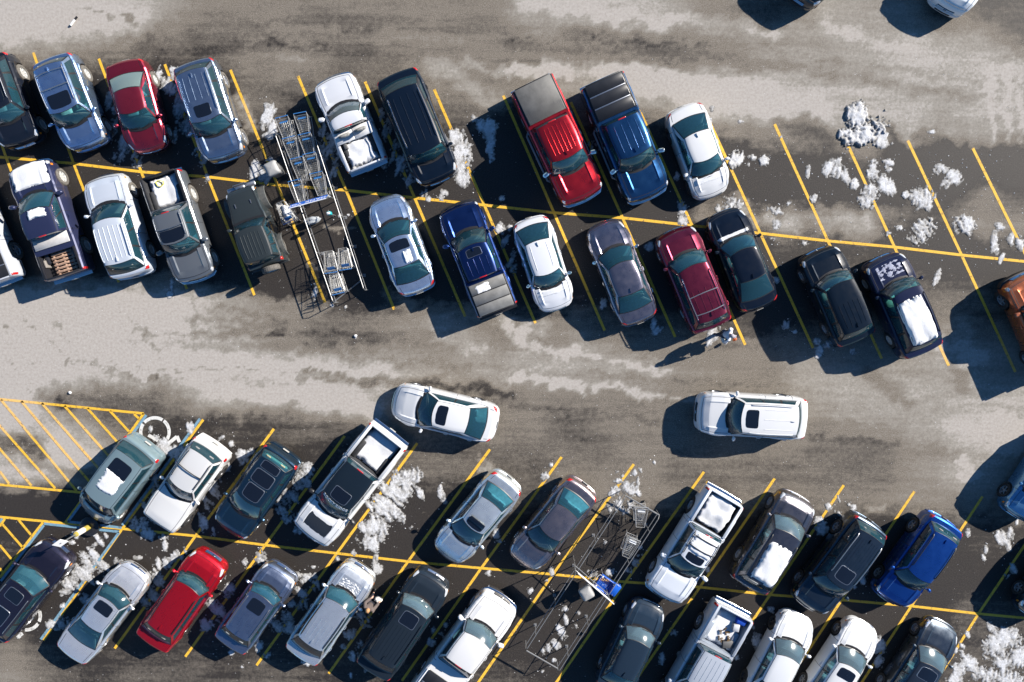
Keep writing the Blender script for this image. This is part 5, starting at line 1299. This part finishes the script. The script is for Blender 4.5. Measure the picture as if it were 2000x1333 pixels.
# ------------------------------------------------------------------ snow on the ground
BL = """1715 262 24 16 40 .12 0;1437 308 13 17 10 .16 0;1470 308 8 6 0 .1 0;1493 315 13 8 -30 .1 0;1628 330 20 17 20 .07 0;1650 348 8 14 -20 .05 .1;1705 338 11 20 -10 .06 0;1696 386 16 20 20 .09 0;1727 358 12 20 -20 .06 0;1742 370 8 14 -20 .05 0;1735 317 9 6 20 .07 .1;1733 330 9 6 50 .05 .1;1669 358 8 9 20 .08 0
1835 332 16 9 -10 .04 .1;1864 346 19 13 30 .05 .1;1848 358 10 14 30 .05 .15;1800 387 20 21 0 .10 0;1767 381 7 8 0 .1 .1;1805 455 26 16 -45 .10 0;1795 440 12 10 -40 .09 0;1884 440 19 17 -30 .12 0;1944 468 8 26 0 .06 .05;1952 444 7 8 0 .07 0;1974 465 7 13 0 .09 0;1992 472 9 14 -20 .1 0;1578 335 4 13 0 .08 .1;1592 390 12 9 -30 .09 .15
1515 412 13 7 20 .05 0;1517 440 9 15 0 .02 .35;1430 396 18 14 20 .10 0;1403 405 6 8 0 .06 .1;1332 408 10 15 10 .07 0;1336 432 9 10 0 .06 0;1508 466 6 5 0 .08 0;1571 476 6 5 0 .06 .1;1391 212 5 5 0 .08 0;1447 238 5 4 0 .05 0;1525 268 4 3 0 .05 0;1735 457 5 9 0 .08 0;1830 541 6 17 20 .06 0;1817 258 8 4 0 .03 .1;1462 322 8 5 0 .03 .1;1755 447 6 6 0 .05 .1;1955 505 5 10 20 .06 0;1540 398 8 5 0 .03 .2
350 150 15 15 0 .06 0;332 168 16 14 20 .06 0;308 152 8 16 20 .04 .1;340 136 8 4 0 .05 0;213 196 9 20 10 .05 .1;226 212 10 12 0 .05 .1;222 250 10 24 15 .03 .2;240 290 14 34 20 .03 .15;268 305 14 20 20 .03 .15;245 270 10 30 20 .02 .25;350 205 14 30 15 .03 .1;372 235 14 34 20 .03 .15;385 275 12 28 20 .03 .2;398 310 10 22 20 .02 .2;345 260 8 30 15 .02 .3;405 345 10 10 0 .02 .25
526 222 9 22 25 .07 0;514 240 6 14 10 .06 .1;531 250 10 16 -10 .07 0;521 205 5 4 0 .05 0;524 268 10 8 0 .05 0;500 335 13 17 10 .06 0;517 350 10 13 20 .05 0;526 312 8 6 0 .04 .1;549 405 8 8 0 .05 .1;632 255 8 20 20 .03 .1;640 290 14 34 20 .04 .05;655 325 10 26 20 .04 .1;668 290 8 34 20 .03 .15;627 365 10 14 0 .01 .3;745 225 7 12 0 .04 .1;757 250 8 26 18 .05 .05;772 288 8 26 18 .05 .05;788 322 13 24 20 .05 .05;800 350 12 16 10 .05 .1;752 178 5 4 0 .04 .1;748 318 8 14 0 .02 .2
890 268 17 16 -10 .05 0;900 300 20 30 10 .05 0;903 335 14 26 0 .05 0;886 330 10 14 0 .03 .1;925 232 10 8 0 .06 .1;940 236 8 8 0 .06 .1;953 255 15 22 0 .05 .05;958 290 10 26 0 .04 .1;950 245 18 10 0 .05 .1;868 377 8 5 20 .06 .1;858 388 7 8 0 .06 .1;980 386 5 6 0 .06 0;830 375 8 10 0 .04 .1;837 388 5 5 0 .06 0;1345 330 9 16 20 .05 .1;1325 345 9 9 0 .03 .2;1165 285 20 12 0 .015 .3;335 560 4 9 0 .04 0;331 575 7 6 0 .05 0;336 550 4 6 0 .04 0
977 448 9 10 0 .07 0;996 446 5 7 0 .06 0;985 475 7 14 20 .04 .15;998 505 9 24 20 .03 .15;1004 530 8 14 20 .03 .2;1276 635 6 12 10 .07 0;1284 646 13 7 -20 .05 .1;1262 603 8 8 0 .03 .1;1177 590 9 12 0 .03 .1;1398 650 15 13 0 .07 0;1386 662 8 12 30 .05 0;1535 636 11 10 0 .02 .1;1600 682 8 7 0 .05 0;1598 695 5 5 0 .06 0;1617 672 17 8 -30 .04 .1;1595 668 12 8 -10 .04 .1;1664 688 7 6 0 .03 .1;1268 482 9 8 0 .04 .1;1516 548 6 6 0 .02 .2;1552 648 4 3 0 .04 0
615 555 3 3 0 .05 0;648 597 3 3 0 .05 0;676 600 3 3 0 .05 0;616 570 5 14 15 .03 .1;664 422 4 3 0 .05 0;680 420 3 2 0 .04 0;695 660 3 3 0 .05 0;1063 932 8 10 20 .07 0;1076 909 4 4 0 .06 0;1047 1040 5 5 0 .06 0;972 1044 8 12 10 .04 .1;977 1057 5 5 0 .06 0
318 872 12 16 10 .06 0;333 884 18 10 10 .06 0;352 880 14 9 0 .05 0;305 858 8 8 0 .03 .1;295 838 6 7 0 .05 .1;370 833 8 9 0 .08 0;371 842 6 5 0 .06 0;345 892 12 6 0 .04 .1;488 882 11 6 -40 .07 0;468 892 14 12 -40 .05 .1;475 905 7 14 20 .05 .1;430 858 8 4 -40 .04 .1;452 868 5 5 0 .04 0;305 945 9 22 -15 .04 .1;310 965 12 14 0 .04 .1;280 985 8 26 -30 .02 .15;270 1025 24 20 20 .03 .15;300 1010 10 22 -30 .03 .2;285 1045 16 12 0 .04 .1;320 1050 10 7 0 .04 .1;322 1065 5 12 0 .06 .05;415 950 11 24 -35 .04 .1;405 985 10 20 -35 .03 .15;395 1020 10 20 -20 .03 .1;425 935 14 8 0 .04 .1;440 905 7 18 -20 .04 .1;418 1040 8 10 0 .03 .2;375 960 8 12 0 .02 .3
600 915 12 14 -40 .06 .05;590 940 18 20 -40 .05 .05;565 965 14 20 -30 .05 .1;555 995 16 20 -30 .04 .1;560 1015 12 10 0 .04 .1;585 1035 14 10 0 .03 .2;580 1010 8 14 0 .03 .1;548 975 10 10 0 .03 .2;510 1085 10 14 0 .03 .1;478 1098 7 7 0 .06 0
805 925 18 17 0 .10 0;790 945 17 24 -30 .09 0;770 965 20 26 -40 .08 0;748 992 20 30 -40 .08 0;735 1030 20 26 -20 .07 0;725 1060 16 18 0 .06 0;775 1000 10 14 0 .06 .1;785 1015 9 14 -10 .05 .1;712 1040 8 22 -30 .05 .1;745 955 12 20 -40 .04 .2;768 920 8 16 -40 .04 .2;720 985 8 22 -40 .03 .25;697 1055 6 14 -30 .04 .1;735 1092 9 16 0 .06 .05;737 1112 8 12 10 .06 0;690 1084 8 8 0 .03 .1;820 966 7 14 -25 .06 0;863 967 6 16 -15 .06 0;860 950 3 6 -20 .05 0;803 1031 4 6 -10 .07 0;780 940 20 14 -30 .05 .1;660 1090 4 5 0 .05 .1
207 1045 5 10 -20 .05 .1;198 1060 6 7 0 .05 .1;190 1052 4 12 -30 .04 .1;178 1068 10 7 -30 .05 .05;158 1083 6 10 -30 .05 .1;183 1082 7 22 -35 .05 .05;172 1100 12 22 -40 .05 .05;160 1122 14 20 -45 .06 0;140 1140 14 20 -50 .06 0;190 1105 12 22 -40 .05 .1;130 1155 16 8 -30 .05 .05;120 1184 8 5 0 .07 .05;100 1218 10 8 -40 .07 0;120 1215 20 14 -30 .04 .1;148 1045 9 7 0 .05 .1;140 1060 6 5 0 .04 .1;150 1125 8 14 -40 .05 .1;185 1140 8 20 -35 .03 .2;170 1175 10 26 -35 .03 .2;205 1105 6 14 -30 .04 .1;232 1098 13 7 20 .05 .1;228 1130 5 10 0 .04 .1
310 1102 6 14 -10 .05 .05;304 1122 9 16 -20 .06 .05;340 1088 18 9 -35 .06 .05;325 1100 10 12 -30 .05 .05;362 1076 4 9 -30 .05 .1;312 1130 16 18 -30 .04 .1;295 1155 12 22 -35 .04 .1;285 1180 10 16 -30 .03 .15;268 1090 14 5 0 .03 .15;275 1235 8 10 0 .02 .2;355 1090 6 6 0 .05 .1;450 1148 13 10 -40 .06 0;440 1165 12 14 -30 .05 .1;425 1195 14 22 -35 .04 .05;408 1222 16 16 -30 .04 .1;415 1180 14 14 0 .03 .15;438 1225 8 12 0 .03 .2;440 1125 5 8 0 .03 .1;508 1094 9 11 -40 .06 .05;478 1098 7 8 -20 .06 .05;582 1124 9 8 0 .06 .05;600 1128 12 9 0 .06 .05;615 1125 6 7 0 .05 .1;612 1108 4 3 0 .05 0;590 1136 5 5 0 .05 .1;590 1158 9 16 -45 .05 .05;570 1178 12 7 -30 .05 .1;618 1145 12 14 -30 .04 .1;590 1180 12 14 -20 .04 .1;560 1205 12 14 -20 .04 .1;540 1225 12 18 -35 .04 .1;565 1225 12 14 -20 .04 .1;530 1200 14 12 0 .03 .15;505 1262 9 11 0 .04 .1;522 1280 7 8 0 .02 .1;575 1255 14 12 0 .04 .1;590 1280 12 8 0 .04 .1;600 1294 12 7 0 .05 .05;455 1272 9 7 0 .04 .1;450 1276 4 4 0 .05 0;473 1303 3 3 0 .05 0
720 1185 8 14 -20 .03 .1;735 1170 10 8 0 .03 .2;712 1210 12 18 -30 .04 .1;685 1240 12 12 0 .04 .1;698 1258 12 12 0 .04 .1;690 1282 10 12 0 .04 .1;670 1262 8 8 0 .03 .2;715 1305 8 10 0 .02 .2;845 1232 6 8 0 .03 .2;862 1240 6 14 -30 .03 .2;870 1222 5 6 0 .04 .1;840 1255 10 10 0 .02 .25;812 1258 4 5 0 .04 .1;685 1320 2 5 0 .04 0
1225 950 14 12 0 .06 .05;1233 960 11 8 0 .06 .05;1208 940 8 6 0 .06 .05;1200 960 12 12 0 .06 .05;1190 990 6 14 -10 .06 .05;1208 985 9 16 -10 .05 .1;1218 1000 9 10 0 .06 .1;1232 985 5 12 -30 .06 .1;1240 925 6 6 0 .06 .1;1252 920 4 5 0 .05 .1;1246 940 3 10 0 .05 .1;1247 964 4 8 -20 .06 .05;1236 976 5 10 -20 .05 .1;1205 922 4 3 0 .05 0;1278 905 3 5 -20 .05 0;1216 930 4 3 0 .05 .1
1107 1212 5 14 -20 .03 .05;1098 1235 8 16 -30 .04 .05;1085 1258 7 14 -30 .04 .05;1072 1268 8 10 -20 .04 .1;1060 1272 6 10 0 .04 .2;1104 1190 6 5 0 .07 0;1082 1290 7 4 0 .06 .05;1128 1198 5 6 0 .02 .2;1123 1222 5 7 -20 .02 .1;1060 1312 3 3 0 .05 0;1036 1155 5 7 0 .05 .1;955 1118 8 6 0 .02 .1;1078 1118 5 10 -20 .05 .05;1070 1135 7 5 0 .04 .1;1240 1098 7 12 -30 .04 .15;1228 1115 8 8 0 .03 .2;1250 1070 5 4 0 .04 .1;1248 1085 8 4 0 .04 .1;1155 1120 10 10 0 .02 .2;1188 1118 12 8 0 .02 .1;1182 1060 5 6 0 .02 .2
1596 1018 12 8 -20 .07 0;1605 1025 10 7 0 .07 0;1618 992 6 9 -40 .07 0;1637 972 2 10 -20 .04 0;1640 1008 5 14 -35 .06 .05;1658 985 4 4 -20 .05 0;1663 993 8 7 0 .06 .05;1605 1035 14 14 0 .05 .05;1688 1118 7 10 0 .04 .05;1686 1135 5 8 0 .04 .1;1670 1148 4 4 0 .02 .2;1398 1045 20 8 0 .01 .3;1380 1110 8 22 -30 .03 .25;1410 1095 6 20 -20 .02 .3;1480 1252 9 28 -25 .06 0;1438 1285 4 6 0 .04 .1;1715 1262 12 18 0 .06 0;1720 1290 10 18 10 .04 .05;1315 1235 8 8 0 .01 .2;1326 1282 8 10 0 .01 .2;1292 1285 10 14 0 .02 .25;1275 1245 6 6 0 .01 .3;1505 1190 8 8 0 .03 .1
1953 1055 7 18 -25 .05 .05;1965 1060 7 20 -20 .05 .05;1975 1045 6 16 0 .05 .1;1925 1073 5 9 -10 .06 .05;1921 1090 3 8 -20 .04 .05;1890 1043 5 14 5 .06 .05;1985 1020 3 5 0 .05 0;1978 1110 6 12 -20 .04 .1;1965 1125 6 8 -20 .03 .15;1970 1250 30 24 0 .08 .02;1940 1265 22 26 -30 .07 .03;1990 1285 20 26 0 .08 .02;1900 1300 12 26 -40 .06 .05;1925 1320 26 18 0 .07 .02;1980 1330 30 20 0 .08 .0;1885 1285 6 20 -35 .05 .1;1880 1262 5 10 -45 .05 .1;1873 1310 12 16 0 .05 .05;1865 1328 18 10 0 .05 .05;1945 1238 8 22 -35 .04 .1;1960 1235 14 10 0 .05 .05;1890 1240 4 10 -30 .04 .15;1867 1270 4 6 0 .05 .1;1960 1300 26 20 0 .06 .1"""
def snow_field(name, blobs, res, hk, soft):
    M = {}
    for px, py, rx, ry, ang, h, sparse in blobs:
        c = G(px, py); k = 1/43.5; rx, ry = rx*k*1.15, ry*k*1.15; a = -R_(ang); c_a, s_a = math.cos(a), math.sin(a); R0 = max(rx, ry)*1.5
        for i in range(int((c.x-R0)/res), int((c.x+R0)/res)+1):
            for j in range(int((c.y-R0)/res), int((c.y+R0)/res)+1):
                dx, dy = i*res-c.x, j*res-c.y; u, v = c_a*dx+s_a*dy, -s_a*dx+c_a*dy; rr = (u/rx)**2+(v/ry)**2
                if rr > 2.2: continue
                w = Vector((i*res, j*res, 0)); q = Vector((u*1.25, v*.75, 0))+Vector((c.x, c.y, 0))
                q2 = Vector((u*3.2, v*1.1, 0))+Vector((c.x, c.y, 3)); n = .9*noise.noise(q*1.9)+.7*noise.noise(q2*2.6)+.55*noise.noise(w*8.5)+.45*noise.noise(w*17)+.25*noise.noise(w*31)
                m = .70-rr*.85+n*.95-sparse*1.7
                o_ = M.get((i, j))
                if o_ is None or m > o_[0]: M[(i, j)] = (m, max(h, o_[1]*.7 if o_ else 0))
    mb = MB(); vid = {}; dep = []
    def vtx(i, j):
        if (i, j) not in vid:
            m, h = M.get((i, j), (0, .05)); w = Vector((i*res, j*res, 0)); vid[(i, j)] = len(mb.v)
            if m > 0:
                z = .010+h*hk*min(1, m*1.9)**.8*(.62+.40*(noise.noise(w*4)+.5)+soft*abs(noise.noise(w*11)))
                k = 1; jx, jy = .35*res*noise.noise(w*31), .35*res*noise.noise(w*37)
            else: z, jx, jy = .001, 0, 0
            mb.v.append((i*res+jx, j*res+jy, z)); dep.append(max(0, m))
        return vid[(i, j)]
    keys = set(M)
    for (i, j) in sorted(keys):
        c4 = [(i, j), (i+1, j), (i+1, j+1), (i, j+1)]
        if sum(M.get(q, (0, 0))[0] > 0 for q in c4) >= 2 or M[(i, j)][0] > .12:
            mb.f.append(tuple(vtx(*q) for q in c4)); mb.m.append(0)
    me = bpy.data.meshes.new(name); me.from_pydata(mb.v, [], mb.f); me.materials.append(SNOW)
    me.polygons.foreach_set('use_smooth', [True]*len(me.polygons))
    at_ = me.attributes.new('depth', 'FLOAT', 'POINT'); at_.data.foreach_set('value', dep)
    o = bpy.data.objects.new(name, me); col.objects.link(o); return o
blobs = [tuple(float(z) for z in e.split()) for ln in BL.split('\n') for e in ln.split(';')]
o = snow_field('ground_snow', blobs, .042, .36, .25); tag(o, 'ragged remnants of old snow scattered between the parked vehicles', 'snow', None, 'stuff')
o = snow_field('snow_pile', [(1672,232,17,26,10,.34,-.12),(1685,255,36,22,-28,.36,-.08),(1660,262,22,12,0,.24,0)], .045, .36, .22); tag(o, 'largest white snow pile at the top of the empty stalls on the right', 'snow pile')
mb = MB(); root_c = cs
cp = Vector((.52, 0, .62)); lump(mb, cp, .22, 9, 16, (1.5, .85, .8)); o = mb.build('cart_snow', SNOW_CLEAN, None, angle=70); o.matrix_world = Matrix.Translation(cs.location) @ Matrix.Rotation(cs.rotation_euler.z, 4, 'Z'); tag(o, 'snow heaped in the cart outside the left corral', 'snow')
# crumbs of ice and grit
random.seed(11); mb = MB()
areas = [tuple(float(z) for z in e.split()[:4]) for ln in BL.split('\n') for e in ln.split(';')]
def crumb(x, y, s):
    b0 = len(mb.v); a = random.uniform(0, 3); n = 5
    for k in range(n): t = a+2*math.pi*k/n; rr = s*random.uniform(.6, 1.2); mb.v.append((x+rr*math.cos(t), y+rr*math.sin(t)*.8, .001))
    mb.v.append((x, y, s*.8))
    for k in range(n): mb.f.append((b0+k, b0+(k+1) % n, b0+n)); mb.m.append(0)
for ax_, ay, rx, ry in areas:
    for k in range(3):
        p = G(ax_+random.gauss(0, rx*1.3+3), ay+random.gauss(0, ry*1.3+3)); crumb(p.x, p.y, random.choice((.012, .016, .022, .03)))
for k in range(2600):
    p = G(random.uniform(-20, 2020), random.uniform(100, 1340)); crumb(p.x, p.y, random.choice((.008, .010, .014, .018)))
for k in range(200):
    p = G(random.uniform(1380, 2000), random.uniform(300, 520)); crumb(p.x, p.y, random.choice((.012, .02, .03)))
o = mb.build('ice_crumbs', SNOW_CLEAN, None, merge=0); tag(o, 'tiny crumbs of ice and road salt strewn over the asphalt', 'ice crumbs', None, 'stuff')
# litter
o = empty('litter_stick', G(145,43), R_(50)); tag(o, 'small white and black tube lying on the dry asphalt at the top left', 'litter')
mb = MB(); mb.tube([(-.22,0,.05),(.1,0,.05)], .05, 8); mb.build('tube', SIGNW, o); mb = MB(); mb.tube([(.1,0,.05),(.26,0,.05)], .045, 8); mb.build('tube_end', BLACK, o)
for nm, x, y in (('white', 695, 656), ('pale', 138, 767)):
    mb = MB(); q = G(x, y); lump(mb, (q.x, q.y, .05), .07, x, 10, (1.2, .9, .6)); o = mb.build('paper_litter', SIGNW); tag(o, f'crumpled {nm} scrap of paper ' + ('on the aisle below the left corral' if x > 500 else 'near the top left corner of the hatched area'), 'litter')
for o in bpy.data.objects:
    if o.type == 'MESH' and o.parent is None and 'kind' not in o and 'label' not in o: print('untagged', o.name)
print('objects', len(bpy.data.objects))
